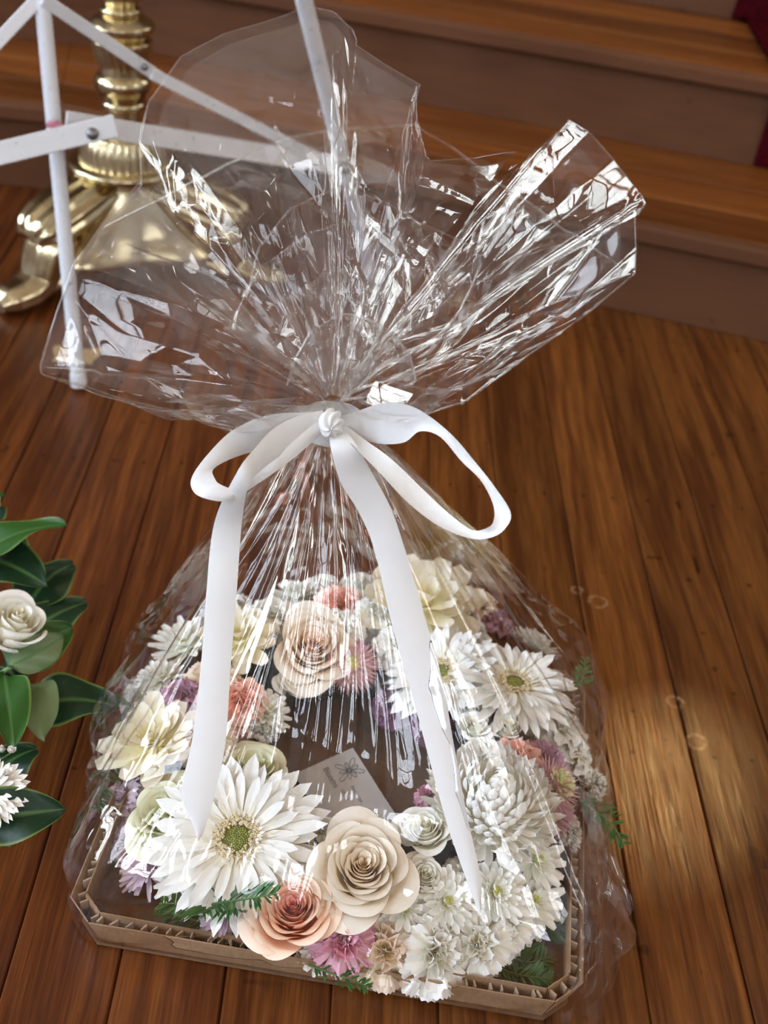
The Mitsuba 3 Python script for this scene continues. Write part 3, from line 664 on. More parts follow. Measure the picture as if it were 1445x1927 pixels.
B('spray_rose', 'rose_small', (0.0887, 0.7066, 0.0899), 58, 'white spray rose left of the right ribbon tail', tilt=.4, lean=(-.2, -.1, 0))
B('spray_rose', 'rose_small', (0.0895, 0.6676, 0.0795), 46, 'white spray rose right of the large ivory rose', tilt=.5)
B('spray_rose', 'rose_small', (0.1357, 0.8331, 0.0871), 38, 'round white spray rose above the huge chrysanthemum on the left', tilt=.3)
B('spray_rose', 'rose_small', (0.1651, 0.8306, 0.0900), 38, 'round white spray rose beside the coral carnation', tilt=.3)
B('spray_rose', 'rose_small', (0.1370, 0.7944, 0.0906), 46, 'larger white spray rose touching the huge chrysanthemum', tilt=.3)
B('spray_rose', 'rose_bud', (0.1394, 0.8557, 0.0841), 28, 'half open white rose bud with green sepals under the right gerbera', tilt=.3)
B('carnation', 'carn_peach', (0.1717, 0.7989, 0.0896), 54, 'coral pink carnation right of the white spray roses', tilt=.5)
B('aster', 'aster_mauve', (0.2007, 0.7791, 0.0749), 60, 'dusky pink aster right of the huge chrysanthemum', tilt=.8)
B('aster', 'aster_mauve', (0.2046, 0.7605, 0.0606), 48, 'lower dusky pink aster at the right rim', tilt=.9)
B('carnation', 'carn_mauve', (0.2005, 0.8118, 0.0792), 42, 'mauve carnation behind the coral pink carnation', tilt=.7)
B('chrysanthemum', 'mum_green', (0.2078, 0.7786, 0.0801), 34, 'small yellow green chrysanthemum among the dusky pink asters', tilt=.8)
B('carnation', 'carn_white', (0.2249, 0.8631, 0.0666), 56, 'white carnation at the right rim beside the right gerbera', tilt=.8)
B('carnation', 'carn_white', (0.2390, 0.8481, 0.0457), 46, 'white carnation sticking out furthest right', tilt=.9)
B('carnation', 'carn_purple', (0.0642, 0.8953, 0.0519), 40, 'dark purple carnation at the back right of the hole', tilt=.3)
B('carnation', 'carn_purple', (0.0992, 0.8693, 0.0571), 40, 'dark purple carnation below the half hidden gerbera', tilt=.3)
B('carnation', 'carn_pink', (0.0951, 0.7794, 0.0551), 30, 'small pink carnation peeping out left of the right ribbon tail', tilt=.4)
B('chrysanthemum', 'mum_white', (0.1484, 0.6685, 0.0650), 62, 'white chrysanthemum with a green eye right of the right ribbon tip', tilt=.6)
B('chrysanthemum', 'mum_white2', (0.1826, 0.6833, 0.0382), 66, 'white chrysanthemum at the front right with long petals', tilt=.8)
B('chrysanthemum', 'mum_white2', (0.1850, 0.7057, 0.0631), 62, 'white chrysanthemum at the right rim below the huge one', tilt=.8)
B('chrysanthemum', 'mum_white', (0.1085, 0.6534, 0.0680), 58, 'white chrysanthemum left of the right ribbon tip', tilt=.6)
B('chrysanthemum', 'mum_white2', (0.0748, 0.6444, 0.0653), 48, 'white chrysanthemum above the cream and pink carnation', tilt=.6)
B('carnation', 'carn_white', (0.1253, 0.6821, 0.0707), 40, 'white carnation under the right ribbon tail near its tip', tilt=.4)
B('statice', 'statice', (0.2513, 0.8290, 0.0260), 42, 'cluster of tiny white statice flowers sticking out at the right', 'flower', tilt=.8)
B('statice', 'statice', (0.2190, 0.7547, 0.0440), 38, 'cluster of tiny white statice flowers at the right tray wall', 'flower', tilt=.8)
B('statice', 'statice', (-0.0587, 0.8274, 0.0644), 36, 'cluster of tiny white statice flowers at the left of the hole', 'flower', tilt=.4)

B('chrysanthemum', 'mum_white', (-0.1579, 0.8824, 0.0705), 46, 'white chrysanthemum behind the left cream dahlia', tilt=.6)
B('carnation', 'carn_white', (-0.1171, 1.0393, 0.0360), 50, 'white carnation at the back rim left of the ribbon tail', tilt=.5)
B('chrysanthemum', 'mum_white2', (-0.0433, 1.0611, 0.0381), 48, 'white chrysanthemum at the back rim under the pleats', tilt=.4)
B('carnation', 'carn_white', (0.0639, 0.9471, 0.0829), 46, 'white carnation under the right ribbon tail at the back', tilt=.3)
B('carnation', 'carn_cream', (0.1593, 1.0902, 0.0260), 48, 'cream carnation at the far back right of the wreath', tilt=.7)
B('chrysanthemum', 'mum_white', (0.2123, 1.0192, 0.0280), 50, 'white chrysanthemum behind the right gerbera', tilt=.8)
B('carnation', 'carn_lilac', (-0.1683, 0.7312, 0.0200), 40, 'pale lilac carnation lowest at the left rim', tilt=.9)
B('carnation', 'carn_mauve', (0.1767, 1.0744, 0.0220), 36, 'dusky mauve carnation at the far back right edge', tilt=.8)

# ------------------------------------------------------------------ greenery under the flowers
def fern(name, pts, label, width, c=(.035, .10, .022), seed=1, curl=.2, dens=1.0):
    rg = np.random.default_rng(seed); k = thing(name, label, 'foliage', 'needle sprigs around the wreath')
    path = smooth_path(pts, 40); L = np.sum(np.linalg.norm(np.diff(path, axis=0), axis=1))
    part(k, 'stem', ply(tube(path, np.linspace(.0014, .0005, 40), 6), two(princ((.08, .14, .035), .5))))
    nd = []
    n = int(L / .0016 * dens); tan = np.gradient(path, axis=0); tan /= np.linalg.norm(tan, axis=1)[:, None]
    for i in range(n):
        q = rg.uniform(.04, 1); j = min(39, int(q * 39)); t_ = tan[j]; side = np.cross(t_, Z); side = unit(side) * (1 if i % 2 else -1)
        w = width * (.35 + .65 * math.sin(np.pi * min(1, q * .9 + .1))) * rg.uniform(.7, 1.1)
        d = unit(side + t_ * rg.uniform(.5, 1.0) + Z * rg.uniform(-.1, .45)); v, f, cc = strap(w, .0022, 0, curl * rg.standard_normal(), pointed, nu=4, nv=3, c0=np.array(c) * (.6 + .1 * rg.integers(0, 6)), c1=np.array(c) * (.9 + .15 * rg.integers(0, 8)))
        y_ = unit(np.cross(Z, d)); z_ = np.cross(d, y_)
        nd.append((v[:, :1] * d + v[:, 1:2] * y_ + v[:, 2:] * z_ + path[j], f, cc))
    part(k, 'needles', mk(join(nd), 'mat_leaf'), kind='stuff')
fern('fern_sprig', [(-0.0485, 0.6518, 0.0500), (-0.0635, 0.6326, 0.0700), (-0.0894, 0.6406, 0.0600), (-0.1210, 0.6533, 0.0400)], 'dark green needle sprig lying below the largest gerbera', .024, seed=1, dens=2)
fern('fern_sprig', [(-0.0994, 0.6375, 0.0550), (-0.0676, 0.6319, 0.0750), (-0.0444, 0.6223, 0.0950), (-0.0256, 0.6201, 0.1050)], 'green needle sprig reaching over the peach rose', .022, seed=2, dens=1.3)
fern('fern_sprig', [(-0.0087, 0.6447, 0.0300), (-0.0428, 0.6439, 0.0260), (-0.0866, 0.6519, 0.0220), (-0.1228, 0.6623, 0.0200)], 'dark green needle sprig along the front tray rim at left', .026, seed=3, dens=2)
fern('fern_sprig', [(0.0020, 0.6092, 0.0360), (0.0210, 0.6013, 0.0380), (0.0378, 0.5978, 0.0360), (0.0528, 0.5951, 0.0300)], 'short needle sprig hanging over the rim below the pink lisianthus', .014, seed=4)
fern('fern_sprig', [(0.1317, 0.6593, 0.0120), (0.1578, 0.6512, 0.0120), (0.1792, 0.6428, 0.0120), (0.2017, 0.6497, 0.0120)], 'dark green fern lying in the front right corner of the tray', .026, seed=5, dens=1.8)
fern('fern_sprig', [(0.1397, 0.6432, 0.0140), (0.1647, 0.6289, 0.0160), (0.1809, 0.6235, 0.0200), (0.1980, 0.6229, 0.0200)], 'green fern at the corrugated front right rim', .018, seed=6, dens=1.6)
fern('fern_sprig', [(0.1696, 0.6998, 0.0120), (0.1913, 0.6853, 0.0120), (0.2086, 0.6799, 0.0140), (0.2187, 0.6915, 0.0140)], 'dark green fern against the right tray wall', .024, seed=7, dens=1.8)
fern('fern_sprig', [(0.2231, 0.7965, 0.0500), (0.2390, 0.7748, 0.0550), (0.2574, 0.7627, 0.0500), (0.2692, 0.7485, 0.0400)], 'long thin fern sticking out at the right beyond the tray', .022, seed=8)
fern('fern_sprig', [(0.2310, 0.9290, 0.0500), (0.2422, 0.9271, 0.0600), (0.2508, 0.9434, 0.0600), (0.2545, 0.9674, 0.0600)], 'green fern tip at the right behind the white carnations', .016, seed=9)
fern('fern_sprig', [(-0.1789, 0.8830, 0.0300), (-0.1931, 0.8679, 0.0500), (-0.2014, 0.8599, 0.0500), (-0.2093, 0.8483, 0.0400)], 'dull green fern at the back left rim of the wreath', .02, seed=10)
fern('fern_sprig', [(-0.1799, 0.8074, 0.0300), (-0.1883, 0.7906, 0.0400), (-0.1914, 0.7698, 0.0350), (-0.1899, 0.7501, 0.0300)], 'dark fern hanging at the left wall of the tray', .018, seed=11)
fern('fern_sprig', [(0.0109, 0.7757, 0.0120), (0.0010, 0.7739, 0.0200), (-0.0090, 0.7778, 0.0250), (-0.0186, 0.7756, 0.0300)], 'small green sprig beside the gift card', .012, seed=12)

# ------------------------------------------------------------------ gift card in the hole
gc = thing('gift_card', 'small white florist gift card with a sketched flower lying in the wreath hole', 'card')
CA, CB, CD = np.array((-0.0253, 0.8305, 0.0100)), np.array((0.0280, 0.8603, 0.0200)), np.array((0.0723, 0.7686, 0.0120))
ey = unit(CB - CA); HT = np.linalg.norm(CB - CA); ex = CD - CB; ex = unit(ex - ey * (ex @ ey)); LN = .092; ez = np.cross(ex, ey)
if ez[2] < 0: ez = -ez
def cp(x, y, z=0.0): return CA + ex * x + ey * y + ez * z
cm = bevel_box((LN, HT, .0008), .0002); M = np.eye(4); M[:3, 0], M[:3, 1], M[:3, 2], M[:3, 3] = ex, ey, np.cross(ex, ey), cp(LN / 2, HT / 2)
cm.apply_transform(M); part(gc, 'sheet', ply(cm, 'mat_paper', False))
def ctext(s, x, y, h, label):
    m_ = meshkit.text_mesh(s, h, .0002); M = np.eye(4); M[:3, 0], M[:3, 1], M[:3, 2], M[:3, 3] = ex, ey, np.cross(ex, ey), cp(x, y, .0004 if np.cross(ex, ey) @ ez > 0 else .0006)
    m_.apply_transform(M); part(gc, 'lettering', ply(m_, 'mat_ink', False), label)
ctext('Blooms', .008, HT * .42, .0052, 'black script lettering')
ctext('Red Lane', .038, HT * .64, .0034, 'small black lettering')
ctext('Urban', .037, HT * .48, .0034, 'small black lettering')
sk = []
rg = np.random.default_rng(5); fc = np.array([.022, HT * .76])
for i in range(9):
    a_ = i / 9 * 6.28 + .3; l_ = .010 + .005 * (i % 2)
    for o in (-.25, .25):
        q = [cp(*(fc + l_ * s * np.array([math.cos(a_ + o * math.sin(s * 3)), math.sin(a_ + o * math.sin(s * 3))])), .0007) for s in np.linspace(.1, 1, 6)]
        sk.append(tube(q, .00028, 5))
part(gc, 'flower_sketch', ply(cat(sk), 'mat_ink'), 'black ink flower sketch')

# ------------------------------------------------------------------ cellophane
def facet_noise(A, B, sa, sb, seed, wrap=None):
    """straight-creased facets: heights on random points, linear between them"""
    rg = np.random.default_rng(seed); A, B = A / sa, B / sb
    a0, a1, b0, b1 = A.min() - 1, A.max() + 1, B.min() - 1, B.max() + 1
    n = int((a1 - a0) * (b1 - b0)) + 8
    if wrap:
        w = wrap / sa; n = int(w * (b1 - b0)) + 8; p = np.stack([rg.uniform(0, w, n), rg.uniform(b0, b1, n)], 1); h = rg.standard_normal(n)
        p = np.vstack([p - [w, 0], p, p + [w, 0]]); h = np.tile(h, 3)
    else:
        p = np.stack([rg.uniform(a0, a1, n), rg.uniform(b0, b1, n)], 1); h = rg.standard_normal(n)
    return np.nan_to_num(LinearNDInterpolator(Delaunay(p), h)(A, B))
def normals(P):
    du = np.gradient(P, axis=0); dv = np.gradient(P, axis=1); n = np.cross(du, dv)
    return n / np.maximum(np.linalg.norm(n, axis=-1, keepdims=True), 1e-12)
wrap = thing('cellophane_wrap', 'clear cellophane wrap gathered under a white bow and flaring out crumpled above the wreath', 'wrapping')
KN = np.array([-.013, .83, .402])

def skirt():
    nu, nt = 900, 260
    u = np.linspace(0, 2 * np.pi, nu); t = np.linspace(0, 1, nt)
    # outlines in plan: floor hem, tray rim, widest ring over the flowers
    def ray_r(poly, c):
        from shapely.geometry import LineString, Point
        pg = Polygon(poly).exterior; out = []
        for a_ in u:
            ln = LineString([c, (c[0] + 2 * math.cos(a_), c[1] + 2 * math.sin(a_))]); q = ln.intersection(pg)
            pts = [q] if q.geom_type == 'Point' else list(q.geoms)
            out.append(max(math.hypot(g.x - c[0], g.y - c[1]) for g in pts if g.geom_type == 'Point'))
        return np.array(out)
    c = (.03, .83)
    oct_ = lambda d: [tuple(tw(*p)[:2]) for p in octo(-d)]
    hem = [tuple(tw(*p)[:2]) for p in [(-.195, -.212), (.0, -.215), (.17, -.216), (.205, -.228), (.232, -.205), (.226, -.165), (.262, -.125), (.232, -.04), (.235, .17), (.19, .20), (-.19, .20), (-.22, .17), (-.225, 0), (-.215, -.18)]]
    r_hem = ray_r(hem, c); r_rim = ray_r(oct_(.004), c)
    wide = [(RC[0] + (.222 + .028 * abs(math.cos(2 * a_)) * 0 + .02 * (abs(math.sin(2 * (a_ + .1))))) * math.cos(a_), RC[1] + (.214 + .022 * abs(math.sin(2 * (a_ + .1)))) * math.sin(a_)) for a_ in np.linspace(0, 6.283, 90)[:-1]]
    r_wide = ray_r(wide, c); r_wide = np.maximum(r_wide, r_rim * .97)
    sm = lambda r: gaussian_filter(r, 4, mode='wrap')
    r_hem, r_rim, r_wide = sm(r_hem), sm(r_rim), sm(r_wide)
    dirs = np.stack([np.cos(u), np.sin(u)], -1)
    ctr = np.array(c)
    hem3 = np.concatenate([ctr + dirs * r_hem[:, None], np.full((nu, 1), .003)], 1)
    rim3 = np.concatenate([ctr + dirs * (r_rim * .6 + np.maximum(r_rim, r_hem) * .4)[:, None], np.full((nu, 1), .040)], 1)
    wid3 = np.concatenate([ctr + dirs * r_wide[:, None], np.full((nu, 1), .088)], 1)
    neck_r = .021 + .004 * np.sin(7 * u) + .002 * np.sin(17 * u)
    neck3 = np.concatenate([KN[:2] + dirs * neck_r[:, None], np.full((nu, 1), KN[2] - .006)], 1)
    top3 = np.concatenate([KN[:2] + dirs * (neck_r * .25)[:, None], np.full((nu, 1), KN[2] + .012)], 1)
    mid3 = neck3 * .5 + wid3 * .5 + np.concatenate([dirs * .006, np.full((nu, 1), .0)], 1)
    keys = [(0, top3), (.06, neck3), (.40, mid3), (.76, wid3), (.90, rim3), (1, hem3)]
    P = np.zeros((nu, nt, 3))
    for (t0, a_), (t1, b_) in zip(keys[:-1], keys[1:]):
        m_ = (t >= t0) & (t <= t1); s = (t[m_] - t0) / (t1 - t0)
        P[:, m_] = a_[:, None] * (1 - s)[None, :, None] + b_[:, None] * s[None, :, None]
    for k in range(3): P[..., k] = gaussian_filter(P[..., k], [0, 3], mode='nearest')
    U, Tt = np.meshgrid(u, t, indexing='ij')
    n = normals(P)
    if (n[..., :2] * (P[..., :2] - ctr)).sum() < 0: n = -n
    tent = np.clip((Tt - .05) / .1, 0, 1) * np.clip((.84 - Tt) / .40, 0, 1) ** .8
    rad = np.interp(Tt, [0, .06, .76, 1], [.02, .022, .22, .22])
    Ut = U + .35 * (Tt - .1)
    d = .62 * rad * .06 * facet_noise(Ut, Tt, .20, .55, 31, 2 * np.pi) * np.clip(Tt / .1, 0, 1)
    side = .45 + .55 * np.exp(-((np.mod(U + 2.15 + np.pi, 2 * np.pi) - np.pi) / .8) ** 2)
    d *= .5 + .5 * side
    tent = tent * side
    d += rad * .018 * facet_noise(Ut, Tt, .075, .45, 32, 2 * np.pi) * (tent * .9 + .1)
    d += rad * .006 * facet_noise(Ut, Tt, .05, .30, 33, 2 * np.pi) * tent
    S = U * .22; V = Tt * .62
    cr_ = np.clip((Tt - .45) / .3, 0, 1)
    d += .0030 * facet_noise(S, V, .055, .055, 34, 2 * np.pi * .22) * cr_
    d += .0012 * facet_noise(S, V, .022, .022, 35, 2 * np.pi * .22) * (.25 + .75 * cr_)
    d = gaussian_filter(d, [.8, .8], mode=['wrap', 'nearest'])
    d *= np.clip((1.0 - Tt) / .06, .12, 1)
    P = P + n * d[..., None]
    P[..., 2] = np.maximum(P[..., 2], .0015)
    P[-1] = P[0]
    return P
def film(name, P, label=None):
    v, f = grid(P); part(wrap, name, mikit.ply(tm(v, f), 'mat_film', smooth=True), label)
film('skirt', skirt(), 'pleated lower part drawn over the flowers')
def loose():
    a = smooth_path([(0.2231, 0.7793, 0.0620), (0.2244, 0.7434, 0.0550), (0.2252, 0.7109, 0.0460), (0.2200, 0.6585, 0.0440), (0.2127, 0.6146, 0.0420), (0.1948, 0.5890, 0.0340)], 150)
    b = np.array([(0.2369, 0.7641, 0.0600), (0.2504, 0.7442, 0.0500), (0.2731, 0.6944, 0.0220), (0.2563, 0.6741, 0.0200), (0.2607, 0.6581, 0.0140), (0.2499, 0.6275, 0.0100), (0.2241, 0.6003, 0.0040), (0.1983, 0.5948, 0.0030)])
    sg_ = np.concatenate([[0], np.cumsum(np.linalg.norm(np.diff(b, axis=0), axis=1))]); q = np.linspace(0, sg_[-1], 150)
    b = np.stack([np.interp(q, sg_, b[:, k]) for k in range(3)], -1)
    t = np.linspace(0, 1, 60)[None, :, None]; P = a[:, None] * (1 - t) + b[:, None] * t
    P[..., 2] += .012 * np.sin(np.pi * t[..., 0])
    S, V = np.meshgrid(np.linspace(0, .22, 150), np.linspace(0, .05, 60), indexing='ij')
    h = .006 * facet_noise(S, V, .03, .03, 91) + .002 * facet_noise(S, V, .012, .012, 92)
    P[..., 2] = np.maximum(P[..., 2] + gaussian_filter(h, .7) * np.clip(t[..., 0] * 4, 0, 1), .002)
    return P
film('loose_fold', loose(), 'loose crumpled fold of film at the right corner of the tray')

def flare(rim, seed, spread=.05, sag=0.0, bulge=0.0, amp=1.0, base=.007, nu=420, nt=170, tight=.25, iso=1.0, fine=1.0):
    """sheet from the gathered neck to a rim polyline of 3-D points"""
    rim = np.array(rim); seg = np.concatenate([[0], np.cumsum(np.linalg.norm(np.diff(rim, axis=0), axis=1))]); tot = seg[-1]
    s = np.linspace(0, tot, nu); R = np.stack([np.interp(s, seg, rim[:, k]) for k in range(3)], -1)
    top = KN + np.array([0, 0, .012]); d = R - top; hd = d.copy(); hd[:, 2] *= .25; hd /= np.linalg.norm(hd, axis=1)[:, None]
    Nk = top + hd * base
    t = np.linspace(0, 1, nt)[None, :, None]
    up_ = np.array([0, 0, 1.0])
    # leave the neck steeply, then lean out
    ctrl = Nk + (up_ * spread + hd * spread * .35) * 1.0
    P = (1 - t) ** 2 * Nk[:, None] + 2 * t * (1 - t) * (ctrl * tight + (Nk * .5 + R * .5) * (1 - tight))[:, None] + t * t * R[:, None]
    n = normals(P)
    if (n * (EYE - P)).sum() < 0: n = -n
    S, Tt = np.meshgrid(s / tot, np.linspace(0, 1, nt), indexing='ij')
    Lr = np.linalg.norm(d, axis=1).mean()
    P = P + n * (bulge * np.sin(np.pi * Tt))[..., None] - up_ * (sag * np.sin(np.pi * Tt))[..., None]
    w = np.clip(Tt / .10, 0, 1)
    rr = Tt * tot
    calm = 1 - .72 * np.clip((Tt - .62) / .38, 0, 1) ** 1.5
    wid = tot * .55; k_ = (.25 + .75 * Tt) * w
    hgt = .0125 * facet_noise(S, Tt, .10 / wid, 1.3, seed) * k_ * (.2 + .8 * calm)
    hgt += .0062 * facet_noise(S, Tt, .038 / wid, .8, seed + 1) * k_ * (.2 + .8 * calm)
    hgt += .0022 * fine * facet_noise(S, Tt, .014 / wid, .45, seed + 2) * k_ * np.clip(1.15 - 1.1 * Tt, 0, 1)
    a_, b_ = S * tot * (.25 + .75 * Tt), Tt * Lr
    isoh = .0085 * facet_noise(a_, b_, .10, .10, seed + 3) + .0028 * facet_noise(a_, b_, .034, .034, seed + 4) * (.25 + .75 * calm)
    hgt = (hgt + iso * isoh * np.clip(.25 + 1.1 * Tt, 0, 1) * (.4 + .6 * calm)) * amp
    hgt = gaussian_filter(hgt, [1.0, .8], mode='nearest')
    return P + n * hgt[..., None]
def fan(rim, seed, label, shift=(0, .012, -.008), twin=True, **k):
    P = flare(rim, seed, **k); film('sheet', P, label)
    e = tube(P[::2, -1], .0008, 6); part(wrap, 'sheet_edge', ply(e, 'mat_film', True))
    if twin:
        r2 = np.array(rim) + np.array(shift); c_ = r2.mean(0); r2 = c_ + (r2 - c_) * .93
        film('sheet', flare(r2, seed + 50, **k), label)
BACK = [(-0.2005, 0.8400, 0.5042), (-0.1865, 0.8600, 0.5269), (-0.1644, 0.8900, 0.5475), (-0.1688, 0.9100, 0.5717), (-0.1648, 0.9300, 0.5948), (-0.1459, 0.9600, 0.6205), (-0.1172, 0.9800, 0.6343), (-0.0718, 1.0000, 0.6475), (-0.0527, 1.0100, 0.6534), (-0.0385, 1.0100, 0.6520), (-0.0254, 1.0000, 0.6440), (-0.0203, 0.9900, 0.6353), (0.0028, 0.9800, 0.6257), (0.0340, 0.9700, 0.6144), (0.0375, 0.9600, 0.5878), (0.0443, 0.9500, 0.5643), (0.0807, 0.9400, 0.5700), (0.1099, 0.9200, 0.5811)]
fan(BACK, 101, 'tall back fan of the gathered film', spread=.09, bulge=.01)
FRONT = [(-0.1966, 0.7700, 0.5073), (-0.1648, 0.7600, 0.5702), (-0.1259, 0.7400, 0.5979), (-0.0863, 0.7300, 0.6219), (-0.0525, 0.7300, 0.6427), (-0.0159, 0.7300, 0.6529), (0.0234, 0.7400, 0.6613), (0.0465, 0.7400, 0.6499), (0.0867, 0.7500, 0.6154), (0.1336, 0.7700, 0.5835), (0.1704, 0.7900, 0.5576)]
fan(FRONT, 211, 'front fan with a straight cut top edge', spread=.06, bulge=-.004, twin=False, fine=1.5)
LEFT = [(-0.1533, 0.8300, 0.5713), (-0.1757, 0.8100, 0.5486), (-0.1922, 0.7900, 0.5255), (-0.2012, 0.7750, 0.4966), (-0.2100, 0.7550, 0.4660), (-0.1835, 0.7500, 0.4607), (-0.1452, 0.7500, 0.4495), (-0.1301, 0.7500, 0.4476), (-0.0982, 0.7550, 0.4490), (-0.0661, 0.7650, 0.4385), (-0.0371, 0.7750, 0.4349)]
fan(LEFT, 307, 'lower left corner folded down', spread=.03, amp=1.15)
RIGHT = [(0.1011, 0.8600, 0.6006), (0.1139, 0.8500, 0.6194), (0.1250, 0.8400, 0.6381), (0.1399, 0.8300, 0.6336), (0.1570, 0.8200, 0.6201), (0.1772, 0.8000, 0.6035), (0.1712, 0.7900, 0.5986), (0.1773, 0.7750, 0.5624), (0.1496, 0.7700, 0.5315), (0.1183, 0.7650, 0.5009), (0.0762, 0.7600, 0.4616), (0.0512, 0.7650, 0.4554), (0.0142, 0.7750, 0.4520)]
fan(RIGHT, 401, 'right corner of the film standing out', spread=.03, amp=1.1)
INNER = [(-0.0734, 0.7800, 0.5180), (-0.0646, 0.7900, 0.5489), (-0.0453, 0.8000, 0.5726), (-0.0183, 0.8000, 0.5898), (0.0103, 0.8000, 0.5815), (0.0395, 0.7900, 0.5699), (0.0686, 0.7850, 0.5598), (0.0574, 0.7750, 0.5328), (0.0455, 0.7700, 0.5106)]
fan(INNER, 503, 'crumpled inner folds of the film', spread=.06, amp=1.4, iso=.7, fine=1.2, twin=False)
INNER2 = [(-0.0974, 0.8700, 0.4548), (-0.0804, 0.8900, 0.4909), (-0.0429, 0.9100, 0.5157), (0.0001, 0.9100, 0.5324), (0.0457, 0.8900, 0.5155), (0.0684, 0.8700, 0.4882)]
INNER3 = [(-0.0430, 0.7650, 0.4607), (-0.0369, 0.7700, 0.4785), (-0.0253, 0.7750, 0.4933), (-0.0078, 0.7750, 0.5022), (0.0107, 0.7750, 0.4967), (0.0281, 0.7700, 0.4847), (0.0359, 0.7650, 0.4683)]
fan(INNER3, 811, 'tight gather of film just above the bow', spread=.03, amp=1.0, iso=.5, fine=1.2, twin=False, base=.003)
fan(INNER2, 607, 'crumpled inner folds at the back', spread=.06, amp=1.4, iso=.7, fine=1.2, twin=False)

# ------------------------------------------------------------------ ribbon bow
bow = thing('ribbon_bow', 'ivory satin ribbon bow with two loops and two long tails tied round the cellophane', 'ribbon bow')
def ribbon(name, E, n=90, nv=9, cupping=.0015):
    """E: rows of (left edge point, right edge point)"""
    Lp = smooth_path([e[0] for e in E], n); Rp = smooth_path([e[1] for e in E], n)
    s = np.linspace(0, 1, nv)
    P = Lp[:, None] * (1 - s)[None, :, None] + Rp[:, None] * s[None, :, None]
    nr = normals(P); P = P + nr * (cupping * (4 * s * (1 - s)))[None, :, None]
    v1, f1 = grid(P); v2, f2 = grid((P + nr * .0004)[::-1])
    part(bow, name, mikit.ply(tm(np.vstack([v1, v2]), np.vstack([f1, f2 + len(v1)])), 'mat_satin', smooth=True))
ribbon('tail', [((-0.0205, 0.7950, 0.4264), (-0.0136, 0.7950, 0.4145)), ((-0.0374, 0.7850, 0.4259), (-0.0289, 0.7850, 0.4092)), ((-0.0532, 0.7720, 0.4220), (-0.0449, 0.7720, 0.4022)), ((-0.0652, 0.7550, 0.4142), (-0.0595, 0.7550, 0.3973)), ((-0.0756, 0.7400, 0.4029), (-0.0667, 0.7380, 0.3939)),
                ((-0.0921, 0.7507, 0.3501), (-0.0721, 0.7515, 0.3515)), ((-0.0947, 0.7283, 0.3008), (-0.0725, 0.7292, 0.3023)), ((-0.0950, 0.7035, 0.2551), (-0.0730, 0.7033, 0.2549)), ((-0.0973, 0.6746, 0.2069), (-0.0727, 0.6734, 0.2051)), ((-0.1022, 0.6533, 0.1741), (-0.0782, 0.6510, 0.1705)), ((-0.0934, 0.6411, 0.1551), (-0.0831, 0.6382, 0.1507)), ((-0.0876, 0.6337, 0.1437), (-0.0868, 0.6333, 0.1431))])
ribbon('tail', [((-0.0149, 0.7900, 0.4147), (-0.0034, 0.7900, 0.4158)), ((-0.0112, 0.7750, 0.4045), (0.0068, 0.7750, 0.4108)), ((-0.0025, 0.7704, 0.3807), (0.0193, 0.7756, 0.3887)), ((0.0125, 0.7660, 0.3591), (0.0351, 0.7691, 0.3639)), ((0.0267, 0.7538, 0.3329), (0.0494, 0.7548, 0.3345)), ((0.0428, 0.7296, 0.2882), (0.0659, 0.7349, 0.2964)),
                ((0.0592, 0.7079, 0.2510), (0.0846, 0.7090, 0.2526)), ((0.0759, 0.6824, 0.2116), (0.0974, 0.6833, 0.2129)), ((0.0957, 0.6525, 0.1654), (0.1114, 0.6553, 0.1697)), ((0.1108, 0.6332, 0.1357), (0.1248, 0.6316, 0.1331)), ((0.1276, 0.6135, 0.1053), (0.1282, 0.6173, 0.1111))])
ribbon('loop', [((-0.0182, 0.8000, 0.4219), (-0.0137, 0.8000, 0.4114)), ((-0.0383, 0.8000, 0.4199), (-0.0316, 0.8000, 0.4028)), ((-0.0610, 0.7950, 0.4180), (-0.0503, 0.7950, 0.3902)), ((-0.0828, 0.7850, 0.4103), (-0.0708, 0.7850, 0.3914)), ((-0.0980, 0.7700, 0.3992), (-0.0865, 0.7700, 0.3921)), ((-0.1084, 0.7550, 0.3875), (-0.0946, 0.7620, 0.3892)), ((-0.1070, 0.7450, 0.3820), (-0.0922, 0.7520, 0.3888)),
                ((-0.0974, 0.7380, 0.3805), (-0.0872, 0.7450, 0.3886)), ((-0.0808, 0.7400, 0.3789), (-0.0759, 0.7450, 0.3869)), ((-0.0644, 0.7550, 0.3827), (-0.0682, 0.7600, 0.3931)), ((-0.0407, 0.7700, 0.3966), (-0.0473, 0.7750, 0.4078)), ((-0.0178, 0.7900, 0.4117), (-0.0222, 0.7900, 0.4203))])
